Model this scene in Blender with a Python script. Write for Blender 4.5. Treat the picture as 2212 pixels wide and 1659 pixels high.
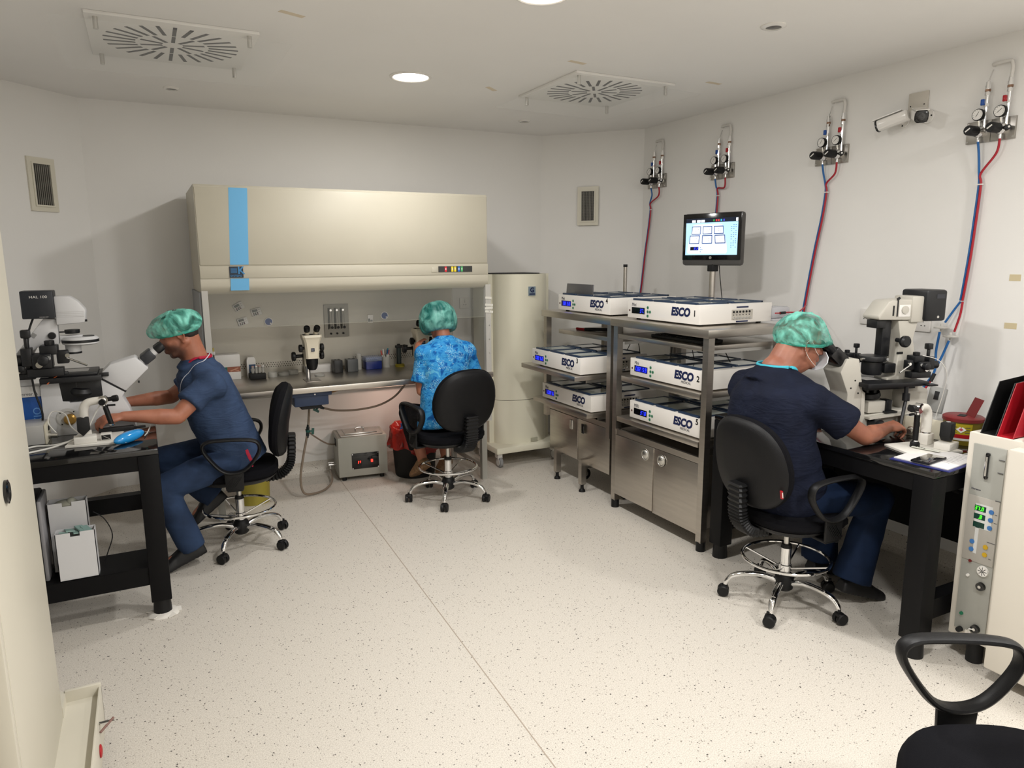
import bpy, bmesh, math, random
from mathutils import Vector, Matrix, Euler
from math import sin, cos, pi, radians, atan2, sqrt
for o in list(bpy.data.objects): bpy.data.objects.remove(o, do_unlink=True)
S = bpy.context.scene
COL = S.collection
random.seed(7)
V = Vector

# ------------------------------------------------------------------ camera
pit, yaw, rol = 0.175092, 0.474055, 0.0060777
fw = V((sin(yaw)*cos(pit), cos(yaw)*cos(pit), -sin(pit)))
rt0 = V((cos(yaw), -sin(yaw), 0)); up0 = rt0.cross(fw)
rt = rt0*cos(rol) - up0*sin(rol); upv = rt0*sin(rol) + up0*cos(rol)
cd = bpy.data.cameras.new('camera'); cam = bpy.data.objects.new('camera', cd); COL.objects.link(cam)
cam.matrix_world = Matrix(((rt.x, upv.x, -fw.x, 0), (rt.y, upv.y, -fw.y, 0), (rt.z, upv.z, -fw.z, 1.62), (0, 0, 0, 1)))
cd.sensor_width = 36; cd.lens = 36*1534/2212; cd.clip_start = 0.05
S.camera = cam
# ------------------------------------------------------------------ world, exposure, room lights
S.view_settings.view_transform = 'Standard'; S.view_settings.look = 'None'
S.view_settings.gamma = 1; S.view_settings.use_curve_mapping = False
S.view_settings.exposure = 0.0
w = bpy.data.worlds.new('world'); S.world = w; w.use_nodes = True
w.node_tree.nodes['Background'].inputs[0].default_value = (0.9, 0.85, 0.8, 1)
w.node_tree.nodes['Background'].inputs[1].default_value = 0.05
LAMP_COL = (1.0, 0.985, 0.965)
LAMPS = [(1.42, 3.98, 14), (1.455, 2.56, 25), (1.45, 1.10, 30), (1.45, -0.40, 30), (2.95, 0.25, 30)]  # last lamp is added out of view to brighten the right side
def downlight_light(x, y, watts):
    l = bpy.data.lights.new('downlight_glow', 'AREA'); l.shape = 'DISK'; l.size = 0.19
    l.energy = watts; l.color = LAMP_COL
    o = bpy.data.objects.new('downlight_glow', l); COL.objects.link(o); o.location = (x, y, 2.604)
    return o
for x, y, wt in LAMPS: downlight_light(x, y, wt)

# ------------------------------------------------------------------ materials
def lin(h):
    h = h.lstrip('#'); c = [int(h[i:i+2], 16)/255 for i in (0, 2, 4)]
    return tuple((x/12.92 if x <= 0.04045 else ((x+0.055)/1.055)**2.4) for x in c) + (1,)
MC = {}
def P(name, col, rough=0.5, metal=0.0, bump=0.0, bscale=200, var=0.0, vscale=8, emit=None, es=0, coat=0, alpha=1, trans=0, ior=1.45, sheen=0, stretch=None):
    if name in MC: return MC[name]
    m = bpy.data.materials.new(name); m.use_nodes = True; nt = m.node_tree; b = nt.nodes['Principled BSDF']
    c = lin(col) if isinstance(col, str) else col
    b.inputs['Base Color'].default_value = c; b.inputs['Roughness'].default_value = rough
    b.inputs['Metallic'].default_value = metal; b.inputs['Alpha'].default_value = alpha
    b.inputs['Transmission Weight'].default_value = trans; b.inputs['IOR'].default_value = ior
    b.inputs['Coat Weight'].default_value = coat
    if sheen: b.inputs['Sheen Weight'].default_value = sheen
    if emit: b.inputs['Emission Color'].default_value = lin(emit); b.inputs['Emission Strength'].default_value = es
    tc = nt.nodes.new('ShaderNodeTexCoord'); src = tc.outputs['Object']
    if stretch:
        mp = nt.nodes.new('ShaderNodeMapping'); mp.inputs['Scale'].default_value = stretch
        nt.links.new(src, mp.inputs['Vector']); src = mp.outputs['Vector']
    if var:
        n = nt.nodes.new('ShaderNodeTexNoise'); n.inputs['Scale'].default_value = vscale; n.inputs['Detail'].default_value = 4
        nt.links.new(src, n.inputs['Vector'])
        r = nt.nodes.new('ShaderNodeMapRange'); r.inputs[1].default_value = 0.3; r.inputs[2].default_value = 0.7
        r.inputs[3].default_value = 1-var; r.inputs[4].default_value = 1+var
        nt.links.new(n.outputs['Fac'], r.inputs[0])
        mx = nt.nodes.new('ShaderNodeVectorMath'); mx.operation = 'SCALE'; mx.inputs[0].default_value = c[:3]
        nt.links.new(r.outputs[0], mx.inputs['Scale']); nt.links.new(mx.outputs[0], b.inputs['Base Color'])
    if bump:
        n = nt.nodes.new('ShaderNodeTexNoise'); n.inputs['Scale'].default_value = bscale; n.inputs['Detail'].default_value = 3
        nt.links.new(src, n.inputs['Vector'])
        bp = nt.nodes.new('ShaderNodeBump'); bp.inputs['Strength'].default_value = bump; bp.inputs['Distance'].default_value = 0.002
        nt.links.new(n.outputs['Fac'], bp.inputs['Height']); nt.links.new(bp.outputs[0], b.inputs['Normal'])
    MC[name] = m
    return m
def node_mat(name):
    m = bpy.data.materials.new(name); m.use_nodes = True; MC[name] = m
    nt = m.node_tree; return m, nt, nt.nodes['Principled BSDF']
def ramp(nt, src, stops, interp='LINEAR'):
    r = nt.nodes.new('ShaderNodeValToRGB'); r.color_ramp.interpolation = interp
    e = r.color_ramp.elements
    while len(e) < len(stops): e.new(0.5)
    for i, (p, c) in enumerate(stops):
        e[i].position = p; e[i].color = c if len(c) == 4 else tuple(c)+(1,)
    nt.links.new(src, r.inputs[0]); return r
def mix(nt, fac, a, b_, mode='MIX'):
    m = nt.nodes.new('ShaderNodeMix'); m.data_type = 'RGBA'; m.blend_type = mode
    for v, i in ((fac, 0), (a, 6), (b_, 7)):
        if isinstance(v, (float, int)): m.inputs[i].default_value = v
        elif isinstance(v, tuple): m.inputs[i].default_value = v
        else: nt.links.new(v, m.inputs[i])
    return m.outputs[2]

# vinyl floor: cream with fine grey flecks
m, nt, b = node_mat('vinyl_floor')
tc = nt.nodes.new('ShaderNodeTexCoord')
def fleck(scale, thr, seed):
    mp = nt.nodes.new('ShaderNodeMapping'); mp.inputs['Location'].default_value = (seed, seed*1.7, 0)
    nt.links.new(tc.outputs['Object'], mp.inputs[0])
    d = nt.nodes.new('ShaderNodeTexNoise'); d.inputs['Scale'].default_value = scale*1.2; nt.links.new(mp.outputs[0], d.inputs['Vector'])
    mm = nt.nodes.new('ShaderNodeVectorMath'); mm.operation = 'MULTIPLY_ADD'; nt.links.new(d.outputs['Color'], mm.inputs[0])
    mm.inputs[1].default_value = (0.012,)*3; nt.links.new(mp.outputs[0], mm.inputs[2])
    v = nt.nodes.new('ShaderNodeTexVoronoi'); v.inputs['Scale'].default_value = scale; nt.links.new(mm.outputs[0], v.inputs['Vector'])
    sz = nt.nodes.new('ShaderNodeSeparateColor'); nt.links.new(v.outputs['Color'], sz.inputs[0])
    r = nt.nodes.new('ShaderNodeMath'); r.operation = 'MULTIPLY'; nt.links.new(sz.outputs[0], r.inputs[0]); r.inputs[1].default_value = thr
    l = nt.nodes.new('ShaderNodeMath'); l.operation = 'LESS_THAN'; nt.links.new(v.outputs['Distance'], l.inputs[0]); nt.links.new(r.outputs[0], l.inputs[1])
    g = nt.nodes.new('ShaderNodeMath'); g.operation = 'GREATER_THAN'; nt.links.new(sz.outputs[1], g.inputs[0]); g.inputs[1].default_value = 0.5
    q = nt.nodes.new('ShaderNodeMath'); q.operation = 'MULTIPLY'; nt.links.new(l.outputs[0], q.inputs[0]); nt.links.new(g.outputs[0], q.inputs[1])
    return q.outputs[0]
n1 = nt.nodes.new('ShaderNodeTexNoise'); n1.inputs['Scale'].default_value = 240; n1.inputs['Detail'].default_value = 2
nt.links.new(tc.outputs['Object'], n1.inputs['Vector'])
base = ramp(nt, n1.outputs['Fac'], [(0.35, lin('#c0b9ae')), (0.6, lin('#d8d2c8'))]).outputs[0]
c1 = mix(nt, fleck(110, 0.30, 3.1), base, lin('#857d74'))
c2 = mix(nt, fleck(66, 0.23, 9.3), c1, lin('#4b4642'))
nt.links.new(c2, b.inputs['Base Color']); b.inputs['Roughness'].default_value = 0.42
FLOOR = m
WALL = P('wall_paint', '#e9e7e3', 0.75, bump=0.15, bscale=60, var=0.015, vscale=2)
CEIL = P('ceiling_paint', '#f0eeeb', 0.55, bump=0.1, bscale=30, var=0.015, vscale=2)
STEEL = P('brushed_steel', (0.52, 0.485, 0.44, 1), 0.33, 1.0, bump=0.12, bscale=60, stretch=(1, 1, 12), var=0.06, vscale=5)
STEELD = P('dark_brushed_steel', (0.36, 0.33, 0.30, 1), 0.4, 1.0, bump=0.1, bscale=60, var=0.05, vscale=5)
CHROME = P('chrome', (0.82, 0.82, 0.82, 1), 0.08, 1.0)
ALU = P('satin_aluminium', (0.62, 0.61, 0.58, 1), 0.3, 1.0)
BLK = P('black_plastic', '#121213', 0.45, bump=0.2, bscale=500)
BLKG = P('gloss_black', '#0c0c0e', 0.12, coat=0.3)
BLKM = P('matt_black', '#131314', 0.65)
FAB = P('black_fabric', '#0e0e12', 0.9, bump=0.5, bscale=900)
VINYL = P('black_vinyl', '#0f0f11', 0.5, bump=0.25, bscale=350)
WHT = P('white_plastic', '#e4e1dc', 0.35, var=0.01)
WHTG = P('white_gloss', '#e9e6e1', 0.18, coat=0.3, var=0.01)
CREAM = P('cream_enamel', '#d8d3c3', 0.35, var=0.02, vscale=3)
HOOD = P('hood_enamel', '#bdb7a6', 0.4, var=0.02, vscale=3)
TABLE = P('black_table_paint', '#0a0a0c', 0.5, var=0.05)
for _m, _s in ((TABLE, .2), (VINYL, .3), (BLK, .35), (FAB, .15)): _m.node_tree.nodes['Principled BSDF'].inputs['Specular IOR Level'].default_value = _s
TABLETOP = P('black_glass_tabletop', '#111112', 0.08, coat=0.5)
NAVY = P('navy_print', '#14204a', 0.5)
LIDB = P('dark_blue_plastic', '#22344c', 0.35)
GLASS = P('clear_glass', '#f4faf8', 0.02, trans=1.0, ior=1.45)
RED = P('red_plastic', '#a8151f', 0.35)
BLUE = P('blue_plastic', '#1f4f9c', 0.35)

# ------------------------------------------------------------------ mesh builder
LAST = [None]      # the object built last
class B:
    def __init__(s, mat=None):
        s.v = []; s.f = []; s.fm = []; s.mats = []; s.mi = 0; s.M = Matrix()
        if mat: s.m(mat)
    def m(s, mat):
        if mat not in s.mats: s.mats.append(mat)
        s.mi = s.mats.index(mat); return s
    def add(s, vs, fs):
        n = len(s.v); s.v += [s.M @ V(p) for p in vs]
        s.f += [tuple(i+n for i in f) for f in fs]; s.fm += [s.mi]*len(fs); return s
    def bm(s, bm):
        bm.verts.index_update(); s.add([v.co.copy() for v in bm.verts], [[v.index for v in f.verts] for f in bm.faces]); bm.free(); return s
    def box(s, x0, x1, y0, y1, z0, z1, bev=0, seg=2):
        x0, x1 = min(x0, x1), max(x0, x1); y0, y1 = min(y0, y1), max(y0, y1); z0, z1 = min(z0, z1), max(z0, z1)
        if bev:
            bm = bmesh.new(); bmesh.ops.create_cube(bm, size=1)
            for v in bm.verts: v.co = V(((x0+x1)/2+v.co.x*(x1-x0), (y0+y1)/2+v.co.y*(y1-y0), (z0+z1)/2+v.co.z*(z1-z0)))
            bmesh.ops.bevel(bm, geom=bm.edges[:], offset=bev, segments=seg, affect='EDGES', profile=0.5, clamp_overlap=True)
            return s.bm(bm)
        vs = [(x0, y0, z0), (x1, y0, z0), (x1, y1, z0), (x0, y1, z0), (x0, y0, z1), (x1, y0, z1), (x1, y1, z1), (x0, y1, z1)]
        return s.add(vs, [(3, 2, 1, 0), (4, 5, 6, 7), (0, 1, 5, 4), (1, 2, 6, 5), (2, 3, 7, 6), (3, 0, 4, 7)])
    def obox(s, c, size, rot=(0, 0, 0), bev=0):
        M0 = s.M; s.M = M0 @ Matrix.Translation(V(c)) @ Euler(rot).to_matrix().to_4x4()
        a, b_, d = size[0]/2, size[1]/2, size[2]/2; s.box(-a, a, -b_, b_, -d, d, bev); s.M = M0; return s
    def ring(s, c, u, v, n): return [c+u*cos(2*pi*i/n)+v*sin(2*pi*i/n) for i in range(n)]
    def loft(s, rings, cap=True):
        n = len(rings[0]); vs = [p for r in rings for p in r]; fs = []
        for k in range(len(rings)-1):
            for i in range(n): j = (i+1) % n; fs.append((k*n+i, k*n+j, (k+1)*n+j, (k+1)*n+i))
        if cap: fs.append(tuple(range(n-1, -1, -1))); fs.append(tuple((len(rings)-1)*n+i for i in range(n)))
        return s.add(vs, fs)
    def cyl(s, p0, p1, r0, r1=None, n=20):
        p0, p1 = V(p0), V(p1); r1 = r0 if r1 is None else r1; d = (p1-p0).normalized(); a = d.orthogonal().normalized(); c = d.cross(a)
        return s.loft([s.ring(p0, a*r0, c*r0, n), s.ring(p1, a*r1, c*r1, n)])
    def lathe(s, prof, c=(0, 0, 0), ax=(0, 0, 1), n=28):
        c = V(c); d = V(ax).normalized(); a = d.orthogonal().normalized(); e = d.cross(a)
        return s.loft([s.ring(c+d*z, a*max(r, 1e-5), e*max(r, 1e-5), n) for r, z in prof])
    def cap(s, p0, p1, r0, r1=None, n=16):       # round cone with ball ends
        p0, p1 = V(p0), V(p1); r1 = r0 if r1 is None else r1; d = p1-p0
        L = d.length; d = d.normalized() if L > 1e-6 else V((0, 0, 1)); a = d.orthogonal().normalized(); c = d.cross(a); rs = []
        for k in range(1, 6):
            t = pi/2*(1-k/5); rs.append(s.ring(p0-d*r0*sin(t), a*max(r0*cos(t), 1e-4), c*max(r0*cos(t), 1e-4), n))
        for k in range(0, 5):
            t = pi/2*(k/5); rs.append(s.ring(p1+d*r1*sin(t), a*r1*cos(t), c*r1*cos(t), n))
        return s.loft(rs)
    def ell(s, c, rad, R=None, n=20, m=12):
        c = V(c); R = R or Matrix.Identity(3); rs = []
        for k in range(m+1):
            t = -pi/2+pi*k/m; ct = max(cos(t), 1e-3)
            rs.append([c+R @ V((rad[0]*ct*cos(2*pi*i/n), rad[1]*ct*sin(2*pi*i/n), rad[2]*sin(t))) for i in range(n)])
        return s.loft(rs)
    def tube(s, pts, r, n=10, smooth=True, closed=False, sub=6, flat=None):
        pts = [V(p) for p in pts]
        if smooth and len(pts) > 2:
            q = []; N = len(pts); rng = range(N if closed else N-1)
            for i in rng:
                if closed: a, b_, c, d = pts[i-1], pts[i], pts[(i+1) % N], pts[(i+2) % N]
                else: a, b_, c, d = pts[max(i-1, 0)], pts[i], pts[i+1], pts[min(i+2, N-1)]
                for k in range(sub):
                    t = k/sub; q.append(0.5*((2*b_)+(c-a)*t+(2*a-5*b_+4*c-d)*t*t+(3*b_-a-3*c+d)*t**3))
            if not closed: q.append(pts[-1])
            pts = q
        N = len(pts); rings = []; pa = None
        for i, p in enumerate(pts):
            t = (pts[(i+1) % N]-pts[i-1]) if closed else (pts[min(i+1, N-1)]-pts[max(i-1, 0)])
            t.normalize()
            if flat is not None: a = V(flat); a = (a-t*a.dot(t)).normalized()
            else:
                a = t.orthogonal().normalized() if pa is None else (pa-t*pa.dot(t)).normalized()
            pa = a; c = t.cross(a); rr = r(i/(N-1)) if callable(r) else r
            ra, rc = rr if isinstance(rr, tuple) else (rr, rr)
            rings.append(s.ring(p, a*ra, c*rc, n))
        if closed: rings.append(rings[0]); return s.loft(rings, cap=False)
        return s.loft(rings)
    def prism(s, poly, plane, a0, a1, bev=0):
        # poly of (u, v); plane 'xz' (extruded along y), 'xy' (along z), 'yz' (along x)
        f = {'xz': lambda u, v, a: (u, a, v), 'xy': lambda u, v, a: (u, v, a), 'yz': lambda u, v, a: (a, u, v)}[plane]
        bm = bmesh.new(); A = [bm.verts.new(f(u, v, a0)) for u, v in poly]; C = [bm.verts.new(f(u, v, a1)) for u, v in poly]
        n = len(poly); bm.faces.new(A[::-1]); bm.faces.new(C)
        for i in range(n): bm.faces.new((A[i], A[(i+1) % n], C[(i+1) % n], C[i]))
        bmesh.ops.recalc_face_normals(bm, faces=bm.faces[:])
        if bev: bmesh.ops.bevel(bm, geom=bm.edges[:], offset=bev, segments=2, affect='EDGES', profile=0.5, clamp_overlap=True)
        bmesh.ops.triangulate(bm, faces=[q for q in bm.faces if len(q.verts) > 4])
        return s.bm(bm)
    def text(s, body, size, M, ext=0.0004, offset=0.0, shear=0.0, sx=1.0, ax='LEFT'):
        cu = bpy.data.curves.new('t', 'FONT'); cu.body = body; cu.size = size; cu.extrude = ext; cu.offset = offset; cu.shear = shear
        cu.resolution_u = 3; cu.align_x = ax
        o = bpy.data.objects.new('t', cu); me = bpy.data.meshes.new_from_object(o)
        T = M @ Matrix.Diagonal((sx, 1, 1, 1))
        s.add([T @ v.co for v in me.vertices], [tuple(p.vertices) for p in me.polygons])
        bpy.data.objects.remove(o); bpy.data.curves.remove(cu); bpy.data.meshes.remove(me); return s
    def build(s, name, parent=None, world=False, ang=35, kind=None, label=None):
        me = bpy.data.meshes.new(name)
        vs = s.v
        if world and parent is not None:
            r = parent
            while r.parent: r = r.parent
            inv = r.matrix_basis.inverted(); vs = [inv @ p for p in vs]
        me.from_pydata([tuple(p) for p in vs], [], s.f); me.validate(clean_customdata=False)
        for m_ in s.mats: me.materials.append(m_)
        if len(me.polygons) == len(s.fm): me.polygons.foreach_set('material_index', s.fm)
        bm = bmesh.new(); bm.from_mesh(me); bmesh.ops.recalc_face_normals(bm, faces=bm.faces[:]); bm.to_mesh(me); bm.free()
        me.polygons.foreach_set('use_smooth', [True]*len(me.polygons)); me.set_sharp_from_angle(angle=radians(ang))
        o = bpy.data.objects.new(name, me); COL.objects.link(o); o.parent = parent
        LAST[0] = o
        if kind: o['kind'] = kind
        if label: o['label'] = label
        return o
# 7-segment digits drawn as thin boxes; M maps local x right, y up, z out
SEG = {'0': 'abcdef', '1': 'bc', '2': 'abged', '3': 'abgcd', '4': 'fgbc', '5': 'afgcd', '6': 'afgedc', '7': 'abc', '8': 'abcdefg', '9': 'abcdfg', 'C': 'adef', 'O': 'abcdef', ' ': '', '.': '.'}
def seg_text(b, txt, h, M, t=0.13, gap=0.72, sh=0.12):
    M0 = b.M; x = 0; wd = h*0.5; th = h*t
    for ch in txt:
        b.M = M0 @ M @ Matrix(((1, sh, 0, x), (0, 1, 0, 0), (0, 0, 1, 0), (0, 0, 0, 1)))
        for g in SEG[ch]:
            if g == 'a': b.box(th/2, wd-th/2, h-th, h, 0, .0004)
            if g == 'd': b.box(th/2, wd-th/2, 0, th, 0, .0004)
            if g == 'g': b.box(th/2, wd-th/2, h/2-th/2, h/2+th/2, 0, .0004)
            if g == 'f': b.box(0, th, h/2, h-th/2, 0, .0004)
            if g == 'e': b.box(0, th, th/2, h/2, 0, .0004)
            if g == 'b': b.box(wd-th, wd, h/2, h-th/2, 0, .0004)
            if g == 'c': b.box(wd-th, wd, th/2, h/2, 0, .0004)
            if g == '.': b.box(0, th, 0, th, 0, .0004)
        x += h*0.25 if ch == '.' else h*gap
    b.M = M0
def frame(o, x, y):      # matrix with columns x, y, x cross y at origin o
    x = V(x).normalized(); y = V(y).normalized(); z = x.cross(y)
    return Matrix(((x.x, y.x, z.x, o[0]), (x.y, y.y, z.y, o[1]), (x.z, y.z, z.z, o[2]), (0, 0, 0, 1)))
def thing(name, label, cat, loc=(0, 0, 0), rotz=0, group=None, rot=None):
    o = bpy.data.objects.new(name, None); COL.objects.link(o); o.empty_display_size = 0.1
    o.matrix_basis = Matrix.Translation(V(loc)) @ (Euler(rot).to_matrix().to_4x4() if rot else Matrix.Rotation(rotz, 4, 'Z'))
    o['label'] = label; o['category'] = cat
    if group: o['group'] = group
    return o
def tag(o, label, cat, group=None):
    o['label'] = label; o['category'] = cat
    if group: o['group'] = group
    return o
def struct(name, b, parent=None, ang=35): 
    o = b.build(name, parent, ang=ang); o['kind'] = 'structure'; return o
def copy_tree(o, parent=None):
    c = o.copy(); COL.objects.link(c); c.parent = parent
    for ch in list(o.children): copy_tree(ch, c)
    return c
def lone(name, b, label, cat, group=None, origin=None, **k):   # a thing that is one mesh, origin moved to its base
    vs = b.v; lo = [min(p[i] for p in vs) for i in range(3)]; hi = [max(p[i] for p in vs) for i in range(3)]
    og = V(origin) if origin else V(((lo[0]+hi[0])/2, (lo[1]+hi[1])/2, lo[2]))
    b.v = [p-og for p in vs]; o = b.build(name, None, **k); o.location = og
    return tag(o, label, cat, group)
# ================================================================== ROOM
ZC = 2.62; YB = 5.37; XR = 3.62; XL = -0.95; YF = -1.4
RA = (3.045, YB); RB = (XR, 4.735)      # right corner chamfer
LA = (-0.27, YB); LB = (XL, 4.69)       # left corner chamfer
OUT = [(XL, YF), (XR, YF), RB, RA, LA, LB]
struct('floor', B(FLOOR).prism([(x, y) for x, y in OUT], 'xy', -0.05, 0.0))
struct('ceiling', B(CEIL).prism([(x, y) for x, y in OUT], 'xy', ZC, ZC+0.05))
def wall(name, p, q, th=0.08):
    p, q = V((*p, 0)), V((*q, 0)); d = (q-p).normalized(); n = V((-d.y, d.x, 0))*th
    vs = [p, q, q+n, p+n]
    b = B(WALL).add([(v.x, v.y, 0) for v in vs]+[(v.x, v.y, ZC) for v in vs], [(0, 1, 2, 3), (4, 5, 6, 7), (0, 1, 5, 4), (1, 2, 6, 5), (2, 3, 7, 6), (3, 0, 4, 7)])
    struct(name, b)
    # coved skirting: floor sheet turned up the wall with a small radius
    r = [(0.0, 0.10), (0.003, 0.10), (0.004, 0.05), (0.012, 0.02), (0.03, 0.005), (0.06, 0.0005), (0, 0.0005)]
    bb = B(FLOOR); nn = -n.normalized()
    bb.loft([[e+nn*a+V((0, 0, z)) for a, z in r] for e in (p, q)])
    struct(name.replace('wall', 'baseboard'), bb)
wall('wall_front', (XR, YF), (XL, YF)); wall('wall_right', RB, (XR, YF)); wall('wall_back_right', RA, RB)
wall('wall_back', LA, RA); wall('wall_back_left', LB, LA); wall('wall_left', (XL, YF), LB)
# weld seam in the floor sheet
SEAM = P('seam_weld', '#a89b8d', 0.5)
d = V((1.05-1.175, 1.755-4.957, 0)).normalized(); p = V((1.05, 1.755, 0))-d*3.6; q = V((1.05, 1.755, 0))+d*2.6; nn = V((d.y, -d.x, 0))*0.0022
struct('trim_1', B(SEAM).add([p-nn+V((0, 0, .0006)), q-nn+V((0, 0, .0006)), q+nn+V((0, 0, .0006)), p+nn+V((0, 0, .0006)), p-nn, q-nn, q+nn, p+nn], [(0, 1, 2, 3), (4, 5, 6, 7), (0, 1, 5, 4), (1, 2, 6, 5), (2, 3, 7, 6), (3, 0, 4, 7)]))

# ------------------------------------------------------------------ downlights, spots, diffusers, wall vents
LAMPE = P('lamp_lens', '#ffffff', 0.4, emit='#fff3e2', es=9)
dl = ['round recessed ceiling light over the middle of the room, lit', 'round recessed ceiling light cut by the top edge of the photo', 'round recessed ceiling light above the camera', 'round recessed ceiling light farthest behind the camera', 'added unseen round ceiling light to the right of the camera, brightening the right side']
for (x, y, _w), lb in zip(LAMPS, dl):
    t = thing('ceiling_light', lb, 'ceiling light', (x, y, ZC), group='round ceiling lights')
    B(WHT).lathe([(0.098, -0.0), (0.118, -0.0), (0.118, -0.004), (0.104, -0.009), (0.098, -0.006), (0.098, 0)], n=40).build('trim_ring', t)
    B(LAMPE).lathe([(0.0, -0.002), (0.098, -0.002), (0.098, -0.004), (0.0, -0.006)], n=40).build('lens', t)
sp = [((2.561, 2.45), 'small unlit round spotlight in the ceiling above the security cameras side', 0.055), ((0.244, 4.846), 'small unlit round spotlight in the ceiling below the left air diffuser', 0.045), ((2.605, 4.85), 'small unlit round spotlight in the ceiling below the right air diffuser', 0.045)]
for (x, y), lb, r in sp:
    t = thing('spotlight', lb, 'spotlight', (x, y, ZC), group='small unlit spotlights')
    B(WHTG).lathe([(r, 0), (r, -0.004), (r*.8, -0.009), (r*.62, -0.009), (r*.6, 0)], n=32).build('trim_ring', t)
    B(P('spot_dark', '#55524f', 0.2, metal=0.6)).lathe([(0, -0.003), (r*.6, -0.003), (r*.6, -0.006), (0, -0.009)], n=24).build('lens', t)
SLOT = P('diffuser_slot', '#6a696b', 0.8)
DIFW = P('diffuser_white', '#ebe9e5', 0.45)
ACR = P('acrylic_sheet', '#e3e6e2', 0.08, alpha=.07)
def diffuser(cx, cy, ang, lb, aw, ad, aang):
    t = thing('air_diffuser', lb, 'air vent', (cx, cy, ZC), ang, 'ceiling air diffusers')
    p = B(DIFW).box(-.34, .34, -.34, .34, -.014, 0, 0.003); p.build('plate', t)
    s_ = B(SLOT)
    for i in range(26):
        a = 2*pi*(i+.5)/26; M = Matrix.Rotation(a, 4, 'Z'); s_.M = M; s_.box(.155, .285, -.008, .008, -.0152, -.0135)
    for i in range(10):
        a = 2*pi*(i+.5)/10; s_.M = Matrix.Rotation(a, 4, 'Z'); s_.box(.045, .14, -.008, .008, -.0152, -.0135)
    s_.build('slots', t)
    for sx in (-1, 1):
        for sy in (-1, 1):
            B(ALU).cyl((sx*.3, sy*.3, -.062), (sx*.3, sy*.3, -.014), .010).build('standoff', t)
    M = Matrix.Rotation(aang, 4, 'Z')
    g = B(ACR); g.M = M; g.box(-aw/2, aw/2, -ad/2, ad/2, -.066, -.061); g.build('clear_baffle', t, label='clear acrylic sheet hung under the vent')
diffuser(0.215, 3.86, radians(0), 'square ceiling air diffuser with clear baffle, left one over the cabinet hood', .92, .86, 0)
diffuser(2.52, 3.80, radians(0), 'square ceiling air diffuser with clear baffle, right one over the racks', .86, .90, radians(4))
GRL = P('grille_grey', '#76736c', 0.5)
def wall_vent(c, nrm, lb, mesh):
    n = V(nrm).normalized(); side = V((0, 0, 1)).cross(n)
    t = thing('wall_vent', lb, 'air vent', c, rot=frame((0, 0, 0), side, (0, 0, 1)).to_euler())
    # local: x side, y up, z out
    b = B(CREAM)
    for x0, x1, y0, y1 in ((-.088, .088, .125, .155), (-.088, .088, -.155, -.125), (-.088, -.062, -.125, .125), (.062, .088, -.125, .125)): b.box(x0, x1, y0, y1, 0, .012)
    for x0, x1, y0, y1 in ((-.064, .064, .118, .128), (-.064, .064, -.128, -.118), (-.064, -.054, -.118, .118), (.054, .064, -.118, .118)): b.box(x0, x1, y0, y1, 0, .018)
    b.build('frame', t)
    g = B(P('vent_black', '#33312e', 0.8)).box(-.055, .055, -.12, .12, 0, .003); g.m(GRL)
    for i in range(9): x = -.05+i*.0125; g.box(x-.003, x+.003, -.12, .12, .004, .012)
    if mesh:
        for i in range(19): y = -.114+i*.0127; g.box(-.055, .055, y-.0015, y+.0015, .003, .008)
    g.build('grille', t)
wall_vent((3.31+.0, 5.058, 2.04), (-.74, -.67, 0), 'cream framed wall vent with dark grille beside the flow cabinet, right one', True)
wall_vent((-.487, 5.153, 2.067), (1, -1, 0), 'cream framed wall vent with dark slats on the left wall', False)
# masking tape remnants
TAPE = P('masking_tape', '#cdbf9c', 0.8)
def tape(name, c, u, v, w_, h_, lb, mat=TAPE, grp=None):
    M = frame(c, u, v); b = B(mat); b.M = M; b.box(-w_/2, w_/2, -h_/2, h_/2, 0, .0007)
    return lone(name, b, lb, 'tape', grp, origin=c)
tape('masking_tape', (XR-.0, 1.905, 1.517), (0, -1, 0), (0, 0, 1), .05, .03, 'short beige masking tape strip high on the right wall, upper one')
tape('masking_tape', (XR-.0, 1.901, 1.292), (0, -1, 0), (0, 0, 1), .055, .028, 'beige masking tape strip on the right wall, lower one')
tape('masking_tape', (XR-.0, 1.80, 1.38), (0, -1, 0), (0, 0, 1), .05, .03, 'beige masking tape strip cut by the right edge of the photo')
TP2 = P('ceiling_tape', '#dccfb8', 0.8)
for (x, y), a, lb in (((.64, 3.22), 20, 'beige tape remnant on the ceiling at the right end of the left diffuser'), ((2.10, 3.33), 10, 'beige tape remnant on the ceiling above the right diffuser'), ((1.95, 4.05), 40, 'beige tape remnant on the ceiling left of the right diffuser'), ((3.06, 3.36), 5, 'beige tape remnant on the ceiling right of the right diffuser'), ((-.25, 3.05), 0, 'beige tape remnant on the ceiling near the top left corner')):
    M = Matrix.Rotation(radians(a), 4, 'Z'); u = M @ V((1, 0, 0)); v = M @ V((0, -1, 0))
    tape('ceiling_tape', (x, y, ZC-.0), u, v, .11, .03, lb, TP2)

# ================================================================== FLOW CABINET
HX0, HX1, HY = 0.30, 2.17, 4.60
t = thing('flow_cabinet', 'wide beige laminar flow cabinet with steel worktop against the back wall', 'laminar flow cabinet', (1.235, 4.95, 0))
W_ = dict(world=True)
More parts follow.
